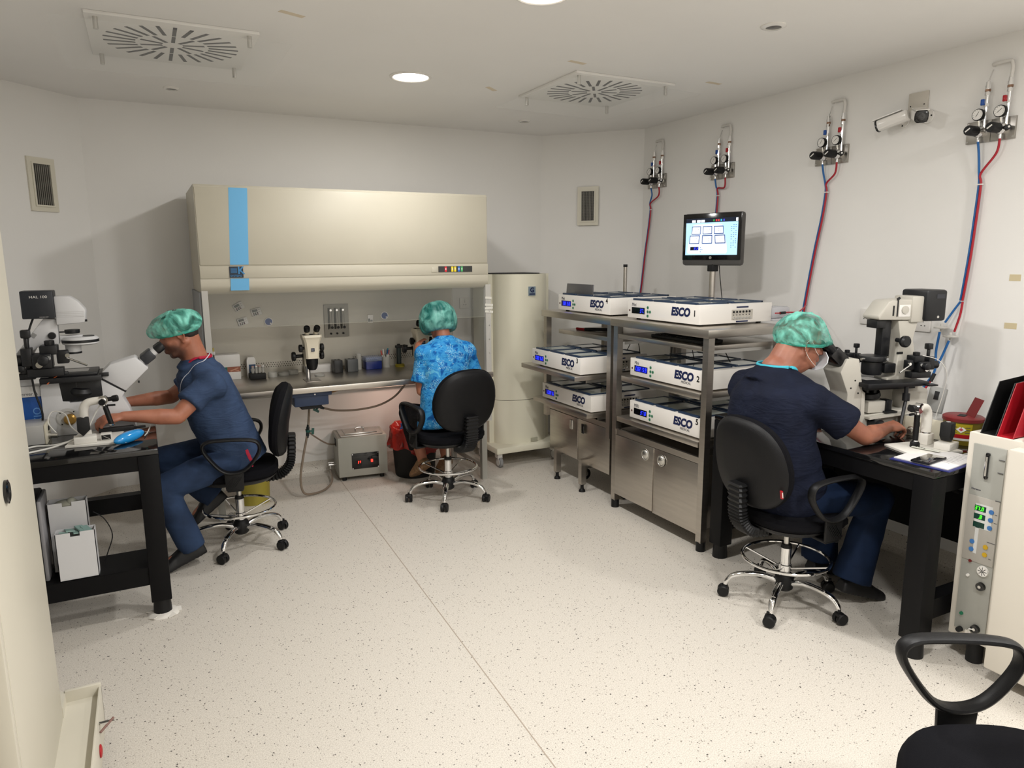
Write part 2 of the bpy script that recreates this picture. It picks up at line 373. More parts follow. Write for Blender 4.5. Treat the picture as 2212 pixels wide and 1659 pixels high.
# upper housing (side profile in y,z)
prof = [(HY, 1.575), (HY, 2.045), (HY+.01, 2.055), (5.30, 2.055), (5.30, 1.43), (HY+.10, 1.43), (HY+.03, 1.418), (HY, 1.44), (HY-.012, 1.47), (HY-.008, 1.51)]
B(HOOD).prism([(y, z) for y, z in prof], 'yz', HX0, HX1).build('upper_housing', t, **W_)
b = B(HOOD).box(HX0+.004, HX1-.004, HY-.006, HY+.01, 1.59, 2.04, .003); b.build('front_panel', t, **W_)
b = B(HOOD).box(HX0+.0, HX1-.0, HY-.012, HY+.01, 1.512, 1.584, .002); b.build('control_strip', t, **W_)
STR = P('sky_blue_stripe', '#62a9d6', 0.4)
b = B(STR)
def sl(z): return 0.462+(z-1.43)*0.047
for z0, z1, yy in ((1.592, 2.04, HY-.0068), (1.44, 1.51, HY-.0135)):
    vs = []
    for z in (z0, z1):
        for x in (sl(z), sl(z)+.105): vs += [(x, yy, z), (x, yy+.012, z)]
    b.add(vs, [(0, 2, 6, 4), (1, 3, 7, 5), (0, 1, 3, 2), (4, 5, 7, 6), (0, 1, 5, 4), (2, 3, 7, 6)])
b.build('blue_stripe', t, **W_)
b = B(P('badge_navy', '#0e2233', 0.3)).box(.462, .54, HY-.016, HY-.011, 1.516, 1.582)
b.m(P('badge_blue', '#2f7fb8', 0.3)); b.text('K', .062, frame((.508, HY-.0163, 1.538), (1, 0, 0), (0, 0, 1)), offset=.001)
for i in range(6): b.box(.47, .505, HY-.0168, HY-.016, 1.545+i*.005, 1.547+i*.005)
b.text('SYSTEMS', .0165, frame((.466, HY-.0163, 1.521), (1, 0, 0), (0, 0, 1)))
b.build('badge', t, **W_)
b = B(BLKG).box(1.795, 2.045, HY-.016, HY-.011, 1.53, 1.57); b.build('control_panel', t, **W_)
bp = LAST[0]
for x, cc in ((1.848, '#c8242f'), (1.896, '#d9c21f'), (1.917, '#d9c21f'), (1.945, '#1f5fb0'), (1.967, '#3f9a56')):
    q = B(P('button'+cc, cc, 0.4, emit=cc, es=0.25)).box(x-.0075, x+.0075, HY-.0175, HY-.016, 1.533, 1.567)
    q.m(WHT); q.box(x-.003, x+.003, HY-.018, HY-.0174, 1.545, 1.557); q.build('button', bp, **W_)
q = B(WHT).text('A  ...', .018, frame((2.0, HY-.0163, 1.546), (1, 0, 0), (0, 0, 1)))
b = B(HOOD).box(1.745, 1.787, HY-.016, HY-.011, 1.53, 1.565, .002); b.build('blank_switch', t, **W_)
# interior: back panel with rows of holes, inner side walls
INT = P('hood_inner_panel', '#b3aea2', 0.35, metal=0.25)
b = B(INT).box(HX0+.03, HX1-.0, 5.26, 5.28, .80, 1.45)
b.build('back_panel', t, **W_)
b = B(P('hole_black', '#26241f', 0.8))
for r, z in enumerate((.868, .882, .896)):
    for i in range(110):
        x = .40+i*.0165+(r % 2)*.008
        if 1.05 < x < 1.35 or x > 2.12: continue
        b.add([(x+.0036*cos(a*pi/4), 5.2592, z+.0036*sin(a*pi/4)) for a in range(8)], [tuple(range(8))])
b.build('air_holes', t, **W_)
# inset gas tap plate
b = B(P('tap_plate', '#77746c', 0.35, metal=0.6)).box(1.153, 1.333, 5.248, 5.26, 1.056, 1.296)
for i in range(3):
    x = 1.198+i*.045; b.m(P('flowmeter_glass', '#8f8c84', 0.15, metal=0.3)); b.cyl((x, 5.238, 1.12), (x, 5.238, 1.27), .010)
    b.m(BLKM); b.box(x-.017, x-.013, 5.24, 5.248, 1.115, 1.27); b.cyl((x+.006, 5.248, 1.128), (x+.006, 5.225, 1.128), .010)
    b.m(CHROME); b.cyl((x, 5.235, 1.255), (x, 5.225, 1.255), .008); b.m(BLKM); b.cyl((x, 5.248, 1.082), (x, 5.238, 1.082), .007)
b.build('gas_tap_plate', t, **W_)
# worktop with hemmed front lip
b = B(STEEL).box(HX0-.02, HX1+.03, HY-.02, 5.26, .775, .812, .004); b.build('worktop', t, **W_)
# side: left solid grey panel, right glass panel
SASHG = P('side_glass', '#c9ccc6', 0.03, alpha=.14)
GREYP = P('grey_post', '#8d8f90', 0.4)
b = B(GREYP).box(HX0-.012, HX0+.03, HY+.02, 5.28, .812, 1.43); b.build('left_side_panel', t, **W_)
b = B(SASHG).box(HX1-.01, HX1-.004, HY+.05, 5.25, .82, 1.44); b.build('right_side_window', t, **W_)
b = B(P('light_grey_post', '#b9b6af', 0.45)).box(HX1-.018, HX1+.022, HY-.004, HY+.03, .45, 1.44)
b.m(ALU)
for z in (.95, 1.05, 1.15, 1.25): b.cyl((HX1+.008, HY-.004, z), (HX1+.008, HY-.007, z), .004, n=8)
b.build('front_post', t, **W_)
b = B(P('light_grey_post', '#b9b6af', 0.45)).box(HX0+.0, HX0+.035, HY-.0, HY+.03, .812, 1.44); b.build('front_post', t, **W_)
SASH = P('sash_glass', '#c9ccc6', 0.03, alpha=.05)
b = B(SASH).box(HX0+.04, HX1-.02, HY+.012, HY+.017, 1.212, 1.44); b.build('front_sash', t, **W_)
b = B(P('sash_edge', '#8a877b', 0.3)).box(HX0+.04, HX1-.02, HY+.011, HY+.018, 1.210, 1.2125); b.build('sash_edge', t, **W_)
# sub frame and legs
LEG = P('grey_leg', '#a3a199', 0.45)
for x in (HX0+.02, HX1-.03):
    B(LEG).box(x-.02, x+.02, HY+.02, HY+.06, 0.0, .775).build('leg', t, **W_)
    B(LEG).box(x-.02, x+.02, 5.20, 5.24, 0.0, .775).build('leg', t, **W_)
    B(LEG).box(x-.015, x+.015, HY+.06, 5.20, .08, .12).build('leg_rail', t, **W_)
B(LEG).box(HX0+.02, HX1-.03, 5.205, 5.235, .655, .69).build('rear_rail', t, **W_)
# small strip lamp under the hood
ww = P('window_tape', '#d8d5cb', 0.7)
for i, (z, dx) in enumerate(((1.345, .0), (1.295, .004), (1.272, .002), (1.247, .004))):
    q = B(ww).obox((HX1+.003+dx, HY-.0055, z), (.062 if i else .05, .002, .016), (0, radians(5 if i != 2 else -4), 0)); lone('tape_label', q, ['torn paper label on the right post of the cabinet, topmost', 'white tape strip on the right cabinet post, below the paper label', 'white tape strip on the right cabinet post, middle of three', 'white tape strip on the right cabinet post, lowest of three'][i], 'tape')
# blue heater controller slung under worktop
BOXB = P('controller_blue', '#2c3a55', 0.45)
t2 = thing('heater_controller', 'dark blue box mounted under the steel worktop edge', 'control box', (.92, 4.72, .66))
b = B(BOXB).box(.80, 1.02, 4.63, 4.80, .68, .765, .006); b.m(BOXB).box(.78, 1.04, 4.62, 4.82, .745, .774, .003); b.build('housing', t2, **W_)
B(BLKM).box(.85, .98, 4.66, 4.78, .655, .68).build('connector_block', t2, **W_)
B(ALU).cyl((.93, 4.619, .757), (.93, 4.623, .757), .005, n=10).build('screw', t2, **W_)

# ================================================================== CYLINDRICAL FILTER TOWER
t = thing('air_purifier', 'tall cream rounded filter tower on castors in the corner', 'air purifier', (2.64, 5.07, 0))
PUR = P('purifier_cream', '#e2deca', 0.35, var=0.02, vscale=2)
def stad(cx, w_, y0, yb, bulge, n=14):
    pts = [(cx-w_/2, yb), (cx-w_/2, y0+bulge)]
    for i in range(1, n): a = pi*i/n; pts.append((cx-w_/2*cos(a), y0+bulge-bulge*sin(a)))
    return pts+[(cx+w_/2, y0+bulge), (cx+w_/2, yb)]
b = B(PUR)
for z0, z1 in ((.165, .515), (.519, 1.50)): b.prism(stad(2.63, .46, 4.86, 5.27, .13), 'xy', z0, z1)
b.prism([(2.36, 5.0), (2.90, 5.0), (2.90, 5.28), (2.36, 5.28)], 'xy', .165, 1.50)
b.build('body', t, **W_)
B(P('seam_dark', '#4e4b41', 0.7)).prism(stad(2.63, .452, 4.864, 5.26, .13), 'xy', .510, .52).build('seam', t, **W_)
B(BLKM).prism(stad(2.62, .40, 4.90, 5.27, .12), 'xy', 1.50, 1.506).build('top_vent', t, **W_)
B(PUR).box(2.33, 2.92, 4.80, 5.27, .115, .165, .008).build('base', t, **W_)
b = B(P('logo_plate', '#8fa0ad', 0.3, metal=.5)).box(2.64, 2.70, 4.852, 4.866, 1.335, 1.405)
b.m(NAVY).text('G', .05, frame((2.651, 4.8515, 1.362), (1, 0, 0), (0, 0, 1)), offset=.002); b.box(2.645, 2.695, 4.8512, 4.8525, 1.342, 1.352)
b.build('logo_plate', t, **W_)
B(P('latch', '#a8a592', 0.5)).box(2.66, 2.72, 4.855, 4.87, .17, .20).build('latch', t, **W_)
CW = P('castor_grey', '#c9c8c4', 0.4); CT = P('castor_tyre', '#8b8b8b', 0.6)
for x, y in ((2.375, 4.87), (2.875, 4.87), (2.375, 5.2), (2.875, 5.2)):
    q = B(CT).cyl((x-.012, y-.02, .042), (x+.012, y-.02, .042), .042, n=24); q.m(CW).cyl((x-.016, y-.02, .042), (x+.016, y-.02, .042), .028, n=20)
    q.m(WHT).box(x-.02, x+.02, y-.035, y+.03, .07, .115, .006); q.build('castor', t, **W_)
# ================================================================== ANTI-VIBRATION TABLES
def lab_table(x0, x1, y0, y1, lb, open_side, tray=None):
    t = thing('lab_table', lb, 'table', ((x0+x1)/2, (y0+y1)/2, 0))
    L = .085
    B(TABLETOP).box(x0, x1, y0, y1, .770, .795, .004).build('tabletop', t, **W_)
    a = B(TABLE)
    a.box(x0+L, x1-L, y0+.008, y0+L-.008, .70, .768); a.box(x0+L, x1-L, y1-L+.008, y1-.008, .70, .768)
    a.box(x0+.008, x0+L-.008, y0+L, y1-L, .70, .768); a.box(x1-L+.008, x1-.008, y0+L, y1-L, .70, .768)
    a.build('apron', t, **W_)
    for x in (x0, x1-L):
        for y in (y0, y1-L):
            B(TABLE).box(x, x+L, y, y+L, .075, .769, .004).build('leg', t, **W_)
            B(BLK).cyl((x+L/2, y+L/2, 0), (x+L/2, y+L/2, .075), .04, .036, 24).build('foot', t, **W_)
    r = B(TABLE)
    r.box(x0+L, x1-L, y0+.01, y0+L-.01, .16, .245)
    r.build('lower_rail', t, **W_)
    if open_side == 'left':
        B(TABLE).box(x0+L, x1-L, y1-L+.01, y1-.01, .30, .385).build('rear_rail', t, **W_)
        B(TABLE).box(x0+.01, x0+L-.01, y0+L, y1-L, .16, .245).build('side_rail', t, **W_)
    else:
        B(TABLE).box(x1-L+.01, x1-.01, y0+L, y1-L, .20, .45).build('rear_rail', t, **W_)
        B(TABLE).box(x0+L, x1-L, y1-L+.01, y1-.01, .16, .245).build('side_rail', t, **W_)
    return t
lab_table(-.94, -.005, 3.45, 4.24, 'black anti-vibration table with glossy top under the left microscope', 'left')
tb = lab_table(2.65, 3.60, 1.60, 2.80, 'black anti-vibration table with glossy top under the right microscope', 'right')
struct_n = 0
b = B(P('paper_towel', '#dcd8d0', 0.9)).lathe([(.0, 0), (.072, 0), (.066, .006), (.05, .012), (0, .012)], c=(-.045, 3.49, .0), n=9)
for i in range(5):
    a = i*1.3; b.obox((-.045+.05*cos(a), 3.49+.05*sin(a), .007), (.05, .035, .004), (radians(8), radians(6), a))
lone('folded_tissue', b, 'crumpled white tissue under the front foot of the left black table', 'tissue')

# ================================================================== LEFT CREAM CABINET (near the camera)
t = thing('storage_cabinet', 'tall cream cabinet at the left edge with a round black pull', 'cabinet', (-.65, 2.18, 0))
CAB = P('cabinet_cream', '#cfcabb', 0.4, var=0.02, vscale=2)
B(CAB).box(-.90, -.35, 1.86, 2.515, .05, 2.1, .006).build('body', t, **W_)
b = B(CAB).box(-.39, -.352, 1.835, 1.862, .05, 2.1, .004); b.build('corner_stile', t, **W_)
B(P('cabinet_dark_cream', '#b5b0a2', 0.45)).box(-.89, -.40, 1.85, 1.862, .06, 2.09).build('end_panel', t, **W_)  # end panel in a darker cream than the body
b = B(BLKG).lathe([(.0, 0), (.030, 0), (.030, .007), (.024, .009), (.022, .002), (0, .002)], c=(-.350, 2.085, 1.055), ax=(1, 0, 0), n=32)
b.build('pull', t, **W_)
q = LAST[0]; B(CHROME).box(-.348, -.344, 2.067, 2.103, 1.050, 1.060).build('pull_bar', q, **W_)
b = B(CAB).box(-.35, -.245, 2.60, 2.615, .05, .205, .002); b.box(-.352, -.25, 1.80, 2.60, .05, .165); b.box(-.252, -.245, 1.80, 2.61, .05, .195, .001)
b.box(-.40, -.348, 2.51, 2.615, .05, .2)
b.build('kick_tray', t, **W_)
B(BLKM).box(-.88, -.27, 1.9, 2.58, 0, .05).build('plinth', t, **W_)
b = B(ALU).obox((-.225, 2.43, .16), (.045, .014, .006), (0, .3, .5)); b.m(P('tool_grip', '#7a5a52', .5)).cyl((-.243, 2.405, .145), (-.205, 2.44, .165), .004, n=8)
b.build('latch', t, **W_)
B(RED).ell((-.243, 2.36, .11), (.006, .022, .02)).build('release_button', t, **W_)

# ================================================================== STEEL RACKS
def rack(y0, y1, lb, x0=2.63, x1=3.19, far_post=True, shelves=(), door_x=2.632, hz=.10, handle='disc'):
    t = thing('steel_rack', lb, 'rack', ((x0+x1)/2, (y0+y1)/2, 0))
    w = .042
    B(STEEL).box(x0-.015, x1+.01, y0-.012, y1+.012, 1.197, 1.242, .003).build('top_shelf', t, **W_)
    for x in (x0, x1-w):
        for y in (y0, y1-w):
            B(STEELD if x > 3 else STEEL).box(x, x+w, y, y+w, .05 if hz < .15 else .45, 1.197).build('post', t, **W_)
            if hz < .15: B(BLK).cyl((x+w/2, y+w/2, 0), (x+w/2, y+w/2, .052), .026, n=20).build('foot', t, **W_)
    # cabinet below
    cz = .535
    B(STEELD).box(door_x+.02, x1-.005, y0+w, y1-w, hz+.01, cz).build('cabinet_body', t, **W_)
    B(STEEL).box(door_x, door_x+.03, y0+w*.2, y1-w*.2, cz-.035, cz).build('cabinet_rail', t, **W_)
    ym = (y0+y1)/2
    for k, (a, c) in enumerate(((ym+.001, y1-w-.001), (y0+w+.001, ym-.001))):
        B(STEEL).box(door_x-.004*(1-k), door_x+.018-.004*(1-k), a, c, hz-.008*k, cz-.038, .002).build('door', t, **W_)
        dd = LAST[0]; hy = ym+.075 if k == 0 else ym-.075
        hc = (door_x-.004, hy, .44)
        if handle == 'disc':
            B(ALU).lathe([(.036, 0), (.036, .003), (.031, .004), (.029, .001), (.026, .006), (.014, .012), (0, .014)], c=hc, ax=(-1, 0, 0), n=32).build('handle', dd, **W_)
            hd = LAST[0]; B(ALU).tube([(hc[0]-.013, hc[1]-.026, hc[2]), (hc[0]-.017, hc[1], hc[2]), (hc[0]-.013, hc[1]+.026, hc[2])], .0035, 6).build('grip', hd, **W_) if False else None
        else:
            B(ALU if k == 0 else BLKG).box(hc[0]-.012, hc[0], hc[1]-.016, hc[1]+.016, hc[2]-.035, hc[2]+.035, .01).build('handle', dd, **W_)
    return t
def shelf(rk, xf, y0, y1, zt, name='sliding_shelf', depth=.55, th=.032):
    B(STEEL).box(xf, xf+depth, y0, y1, zt-th, zt, .002).build(name, rk, **W_)
    q = LAST[0]
    for y in (y0+.012, y1-.020):
        B(ALU).box(xf+.10, 3.17, y, y+.008, zt-th-.02, zt-th).build('runner', q, **W_)
    return q
r2 = rack(2.845, 3.705, 'steel rack with round door pulls nearer the camera, in front of the right table')
shelf(r2, 2.632, 2.90, 3.66, 1.147, 'keyboard_shelf', th=.026)
shelf(r2, 2.625, 2.893, 3.61, .890); shelf(r2, 2.625, 2.893, 3.65, .622)
r1 = rack(3.735, 4.60, 'steel rack with black and chrome door handles beside the corner tower', door_x=2.665, hz=.195, handle='tab')
shelf(r1, 2.70, 3.80, 4.50, 1.105, 'instrument_shelf', th=.03)
shelf(r1, 2.46, 3.895, 4.64, .852); shelf(r1, 2.555, 3.89, 4.63, .592)
for y in (4.385, 4.045):
    b = B(STEEL).box(2.605, 2.645, y-.02, y+.02, .055, .235); b.box(2.645, 3.1, y-.02, y+.02, .19, .235); b.build('support_leg', r1, **W_)
    q = LAST[0]; B(BLK).lathe([(.024, 0), (.022, .012), (.013, .02), (.011, .045), (.018, .05), (.018, .056), (0, .056)], c=(2.625, y, 0), n=20).build('levelling_foot', q, **W_)
for y in (4.28, 3.78):
    b = B(BLK).cyl((2.80, y-.014, .042), (2.80, y+.014, .042), .042, n=24); b.m(ALU).cyl((2.80, y-.016, .042), (2.80, y+.016, .042), .02, n=16); b.box(2.775, 2.86, y-.022, y+.022, .085, .10)
    b.box(2.79, 2.81, y-.02, y+.02, .04, .09); b.build('castor', r1, **W_)
# contents of the upper shelves
b = B(BLKM).box(2.70, 2.86, 2.98, 3.42, 1.147, 1.165, .004)
for i in range(4):
    for j in range(13): b.box(2.715+i*.033, 2.74+i*.033, 3.0+j*.031, 3.024+j*.031, 1.165, 1.17)
lone('keyboard', b, 'black keyboard on the shelf under the incubator marked 1', 'keyboard')
b = B(BLKM).tube([(2.95, 4.05, 1.115), (2.90, 4.10, 1.12), (2.84, 4.22, 1.118), (2.80, 4.30, 1.113)], .012, 8); b.m(RED).cyl((2.80, 4.30, 1.114), (2.78, 4.38, 1.114), .009)
lone('connector_plug', b, 'red and black plug lying on the upper shelf of the rear rack', 'plug')
for (pts, lb) in (([(3.0, 4.0, 1.08), (2.98, 4.0, 1.03), (2.97, 4.02, .985)], 'black cable hanging behind the incubator marked 3'), ([(3.0, 3.96, 1.08), (3.0, 3.93, 1.03), (2.99, 3.90, .97)], 'thin black cable beside the front post of the rear rack'),
                  ([(2.9, 3.45, 1.12), (2.89, 3.45, 1.07), (2.89, 3.46, 1.0)], 'black cable hanging at the left above the incubator marked 2'), ([(2.9, 3.28, 1.12), (2.88, 3.25, 1.07), (2.85, 3.20, 1.03)], 'slanting black cable above the incubator marked 2'), ([(2.95, 3.08, 1.12), (2.95, 3.03, 1.05), (2.94, 3.0, 1.03)], 'black cable on the right above the incubator marked 2')):
    lone('cable', B(BLKM).tube(pts, .0028, 6), lb, 'cable')

# ================================================================== BENCHTOP INCUBATORS
INCW = P('incubator_white', '#e6e2dc', 0.22, coat=0.2, var=0.01, vscale=2)
LG = P('lid_glass', '#aab6b0', 0.06, metal=0.0, coat=0.6)
LCD = P('lcd_black', '#08080c', 0.12); LCDB = P('lcd_blue_glow', '#1420ff', 0.4, emit='#2535ff', es=3.0); LCDG = P('lcd_lit_field', '#05085a', 0.3, emit='#0a10c8', es=0.35)
GRN = P('button_green', '#3a7a5c', 0.5)
def incubator(x, y, z, lb, num, title, disp, lit, grp='six white benchtop incubators'):
    Wd, D, H = .655, .545, .122
    t = thing('benchtop_incubator', lb, 'incubator', (x, y, z), radians(-90), grp)
    b = B(INCW)
    b.box(0, Wd, 0, D, .010, H-.004, .003); b.build('housing', t)
    f = B(BLKM)
    for fx in (.05, Wd-.05):
        for fy in (.05, D-.05): f.cyl((fx, fy, 0), (fx, fy, .012), .014, n=12)
    f.build('feet', t)
    for r in range(2):
        for k in range(3):
            x0 = .035+k*.202; y0 = .012+r*.265
            q = B(LIDB)
            q.box(x0, x0+.175, y0, y0+.018, H-.006, H+.008, .004)
            q.box(x0, x0+.012, y0+.018, y0+.235, H-.006, H+.003, .001); q.box(x0+.163, x0+.175, y0+.018, y0+.235, H-.006, H+.003, .001)
            q.box(x0, x0+.175, y0+.225, y0+.24, H-.006, H+.005, .002)
            q.build('lid', t); q2 = LAST[0]
            B(LG).box(x0+.012, x0+.163, y0+.018, y0+.225, H-.005, H+.001).build('pane', q2)
    F = lambda u, v: frame((u, -.0008, v), (1, 0, 0), (0, 0, 1))
    B(LCD).box(.045, .172, -.002, .002, .038, .076).build('display', t); dsp = LAST[0]
    if lit:
        q = B(LCDG).box(.060, .171, -.0026, -.002, .040, .074); q.m(LCDB)
    else: q = B(LCDB)
    M = frame((.170-.0175*(len(disp)-.6*disp.count('.')), -.0028, .045), (1, 0, 0), (0, 0, 1)); seg_text(q, disp, .024, M, t=.11); q.build('digits', dsp)
    B(P('indicator_ring', '#5b3a34', 0.4)).lathe([(.006, 0), (.006, .002), (.003, .002), (.003, 0)], c=(.022, 0, .055), ax=(0, -1, 0), n=16).build('indicator', t)
    for u, v in ((.202, .080), (.202, .055), (.224, .055), (.202, .030)):
        B(GRN).cyl((u, 0, v), (u, -.002, v), .0088, n=18).build('button', t)
        q = LAST[0]; B(BLKM).box(u-.002, u+.002, -.0024, -.002, v-.003, v+.003).build('symbol', q)
    b = B(P('title_grey', '#4a4a50', .5)); b.text(title, .030, F(.045, .082), sx=.85); b.build('title', t, ang=60)
    b = B(NAVY); b.text('ESCO', .064, F(.418, .052), offset=.0034, shear=.15, sx=1.0)
    b.build('logo', t, ang=60)
    if num != '1': B(P('title_grey', '#4a4a50', .5)).text('MEDICAL', .020, F(.478, .030)).build('caption', t, ang=60)
    if num: B(P('numeral_black', '#151515', .5)).text(num, .046, F(.605, .056 if num in '12' else .084), offset=.0012).build('number', t, ang=60)
    # side gas port panel
    B(P('port_recess', '#b9b4aa', .4)).box(Wd-.001, Wd+.0015, .235, .395, .028, .085).build('port_panel', t); pp = LAST[0]
    for i in range(6):
        yy = .248+i*.024
        q = B(BLKM).cyl((Wd+.0015, yy, .073), (Wd+.006, yy, .073), .006, n=12); q.cyl((Wd+.0015, yy, .056), (Wd+.003, yy, .056), .003, n=10)
        q.m(CHROME).cyl((Wd+.0015, yy, .038), (Wd+.012, yy, .038), .006, n=12); q.build('port', pp)
    for v in (.095, .014): B(NAVY).box(Wd, Wd+.0015, .27, .36, v, v+.008).build('port_label', t)
    return t
LBI = 'white benchtop incubator marked %s, %s'
incubator(2.695, 3.652, 1.242, LBI % ('1', 'on top of the nearer rack'), '1', 'Mini', '37.', False)
incubator(2.66, 3.565, .890, LBI % ('2', 'on the middle shelf of the nearer rack'), '2', 'Mini', 'C02 5.9', True)
incubator(2.50, 4.545, .852, LBI % ('3', 'on the pulled-out middle shelf of the rear rack'), '3', 'Mini', 'C02 6.2', True)
incubator(2.69, 4.49, 1.242, LBI % ('4', 'on top of the rear rack'), '4', 'Mini', '02 5.0', True)
incubator(2.66, 3.56, .622, LBI % ('5', 'on the lowest shelf of the nearer rack'), '5', 'MIRI', '37.0', False)
incubator(2.585, 4.54, .592, 'white benchtop incubator without a number, on the lowest shelf of the rear rack', '', 'Mini', 'C02 6', True)
# tablet standing behind incubator 4
b = B(P('tablet_grey', '#6f6f72', .35, metal=.6)).obox((2.755, 4.305, 1.402), (.008, .345, .072), (0, radians(6), 0), .003)
q = lone('tablet_computer', b, 'grey tablet standing on the lids of the incubator marked 4', 'tablet')
lone('steel_tube', B(STEEL).cyl((3.255, 4.452, 1.15), (3.255, 4.452, 1.555), .014).m(BLKM).cyl((3.255, 4.452, 1.55), (3.255, 4.452, 1.57), .016).m(STEEL).box(3.19, 3.255, 4.44, 4.464, 1.20, 1.235), 'short empty steel monitor pole with black end cap behind the rear rack', 'pole')

# ================================================================== MONITOR ON POLE
t = thing('monitor', 'black touch-screen monitor on a steel pole behind incubator 1', 'monitor', (3.24, 3.50, 1.242))
mdir = V((-.97, -.30, 0)).normalized(); mside = V((0, 0, 1)).cross(mdir)*1.0    # outward normal, viewer's right
ms = V((-mdir.y*-1, 0, 0)); ms = V((mdir.y, -mdir.x, 0))*-1
ms = V((0, 0, 1)).cross(mdir)
MO = frame((3.235, 3.515, 1.742), ms, (0, 0, 1))
def mb(mat): b = B(mat); b.M = MO; return b
mb(P('monitor_grey', '#4a4846', .4)).box(-.212, .212, -.175, .155, -.045, .002, .018).build('back_shell', t, **W_)
q = mb(BLKG); q.box(-.206, .206, -.140, .152, .0, .006, .003); q.build('bezel', t, **W_)
SCR = P('screen_light', '#a9d3ff', .3, emit='#a8d4ff', es=0.85)
scr = mb(SCR).box(-.183, .183, -.108, .095, .006, .0065); scr.build('screen', t, **W_); so = LAST[0]
b = mb(P('screen_dark', '#0b1424', .3, emit='#0b1424', es=1.0)).box(-.183, .183, .095, .122, .006, .0066)
b.m(P('screen_white', '#f0f4ff', .3, emit='#eef4ff', es=1.0))
for x in (-.14, -.105, -.075): b.box(x, x+.026, .097, .112, .0066, .0069)
for x, cc in ((.01, '#2e8a3c'), (.028, '#c03030'), (.044, '#c04040'), (.062, '#35a0c0'), (.08, '#3a3ab0')):
    b.m(P('icon'+cc, cc, .4, emit=cc, es=.8)); b.box(x, x+.011, .101, .113, .0066, .0069)
b.m(MC['screen_white']); b.box(.168, .182, .098, .118, .0066, .0069); b.build('menu_bar', so, **W_)
b = mb(P('screen_panel', '#ccdaf5', .3, emit='#c6d8f8', es=.95))
def smap(u, v): return (-.170+u*.285, -.10+v*.185)
out = [smap(*p) for p in ((.0, .06), (.03, .0), (.97, .0), (1, .06), (.985, .3), (.86, .98), (.8, 1), (.2, 1), (.14, .98), (.015, .3))]
b.prism(out, 'xy', .0066, .0070); b.m(P('screen_line', '#1b3f7a', .3, emit='#1b3f7a', es=.7))
for r, (v0, v1, sk) in enumerate(((.66, .93, .02), (.34, .63, .035))):
    for k in range(3):
        c0 = .5+(k-1)*(.27+.03*r); hw = .115+.012*r
        P4 = [smap(c0-hw-sk*(1-k)*.8, v0), smap(c0+hw-sk*(1-k)*.8, v0), smap(c0+hw-sk*(k-1)*-.3, v1), smap(c0-hw-sk*(k-1)*-.3, v1)]
        b.m(MC['screen_line']); b.prism(P4, 'xy', .0070, .0073)
        cx = sum(p[0] for p in P4)/4; cy = sum(p[1] for p in P4)/4
        I = [(cx+(p[0]-cx)*.86, cy+(p[1]-cy)*.80) for p in P4]
        b.m(MC['screen_white']); b.prism(I, 'xy', .0073, .0075); b.m(P('screen_digits', '#20242c', .4, emit='#10141c', es=.3))
        for j, tx in enumerate((('37.3', '37.1'), ('37.3', '37.2'), ('37.1', '37.2'), ('37.4', '37.2'), ('37.4', '37.2'), ('37.3', '37.1'))[r*3+k]):
            seg_text(b, tx, .0085, MO.inverted() @ MO @ Matrix.Translation((cx-.004, cy+.001-j*.0115, .0075)), t=.15)
b.m(P('screen_black', '#06060c', .3, emit='#06060c', es=1)); x0, y0 = smap(.08, .12); b.box(x0, x0+.06, y0, y0+.022, .0070, .0073)
b.m(LCDB); seg_text(b, '37.2', .013, Matrix.Translation((x0+.026, y0+.004, .0073)), t=.14)
b.m(MC['screen_line'])
for u, v in ((.34, .21), (.34, .14), (.38, .14), (.34, .07)): x_, y_ = smap(u, v); b.box(x_-.002, x_+.002, y_-.003, y_+.003, .0070, .0073)
for i in range(12):
    for j in range(3):
        if (i+j) % 4: b.box(.136+j*.015, .144+j*.015, .075-i*.0125, .078-i*.0125, .0066, .0069)
b.build('screen_page', so, **W_)
b = mb(ALU).lathe([(.009, 0), (.009, .001), (.007, .001), (.007, 0)], c=(0, -.125, .006), n=24); b.text('hp', .010, Matrix.Translation((-.005, -.128, .0066)), shear=.2); b.build('maker_badge', t, **W_)
B(STEEL).cyl((3.265, 3.525, 1.242), (3.265, 3.525, 1.62), .019, n=24).build('pole', t, **W_)
b = B(BLKM).box(3.24, 3.29, 3.50, 3.55, 1.53, 1.60, .004); b.build('clamp', t, **W_)
lone('cable', B(BLKM).tube([(3.295, 3.50, 1.57), (3.30, 3.485, 1.45), (3.31, 3.47, 1.32), (3.31, 3.46, 1.25)], .003, 6), 'thin black cable running down behind the monitor pole', 'cable')

# ================================================================== LARGE CO2 INCUBATOR (right)
t = thing('co2_incubator', 'large cream incubator with grey control strip at the right edge', 'incubator', (3.15, 1.15, 0))
EN = P('incubator_cream', '#dcd6ca', 0.4, var=0.01, vscale=2)
B(EN).box(2.82, 3.55, .72, 1.585, .10, .945, .006).build('body', t, **W_)
b = B(EN).box(2.755, 2.82, .70, 1.405, .055, .925, .008); b.build('door', t, **W_)
STRP = P('control_grey', '#a3a39c', .4); PAN2 = P('control_grey_light', '#b0aca4', .4)
B(STRP).box(2.814, 2.822, 1.44, 1.56, .135, .905, .003).build('control_panel', t, **W_); cp = LAST[0]
b = B(PAN2).box(2.811, 2.815, 1.441, 1.559, .435, .70, .002); b.m(P('panel_pale', '#d5d6d4', .4))
b.box(2.810, 2.8115, 1.462, 1.525, .575, .672); b.box(2.810, 2.8115, 1.505, 1.518, .47, .58); b.build('button_field', cp, **W_)
b = B(BLKG).tube([(2.811, 1.5, .785), (2.806, 1.5, .787), (2.806, 1.5, .868), (2.811, 1.5, .870)], .007, 10, flat=(0, 1, 0)); b.m(CHROME).cyl((2.800, 1.5, .79), (2.800, 1.5, .865), .0045); b.build('door_latch', cp, **W_)
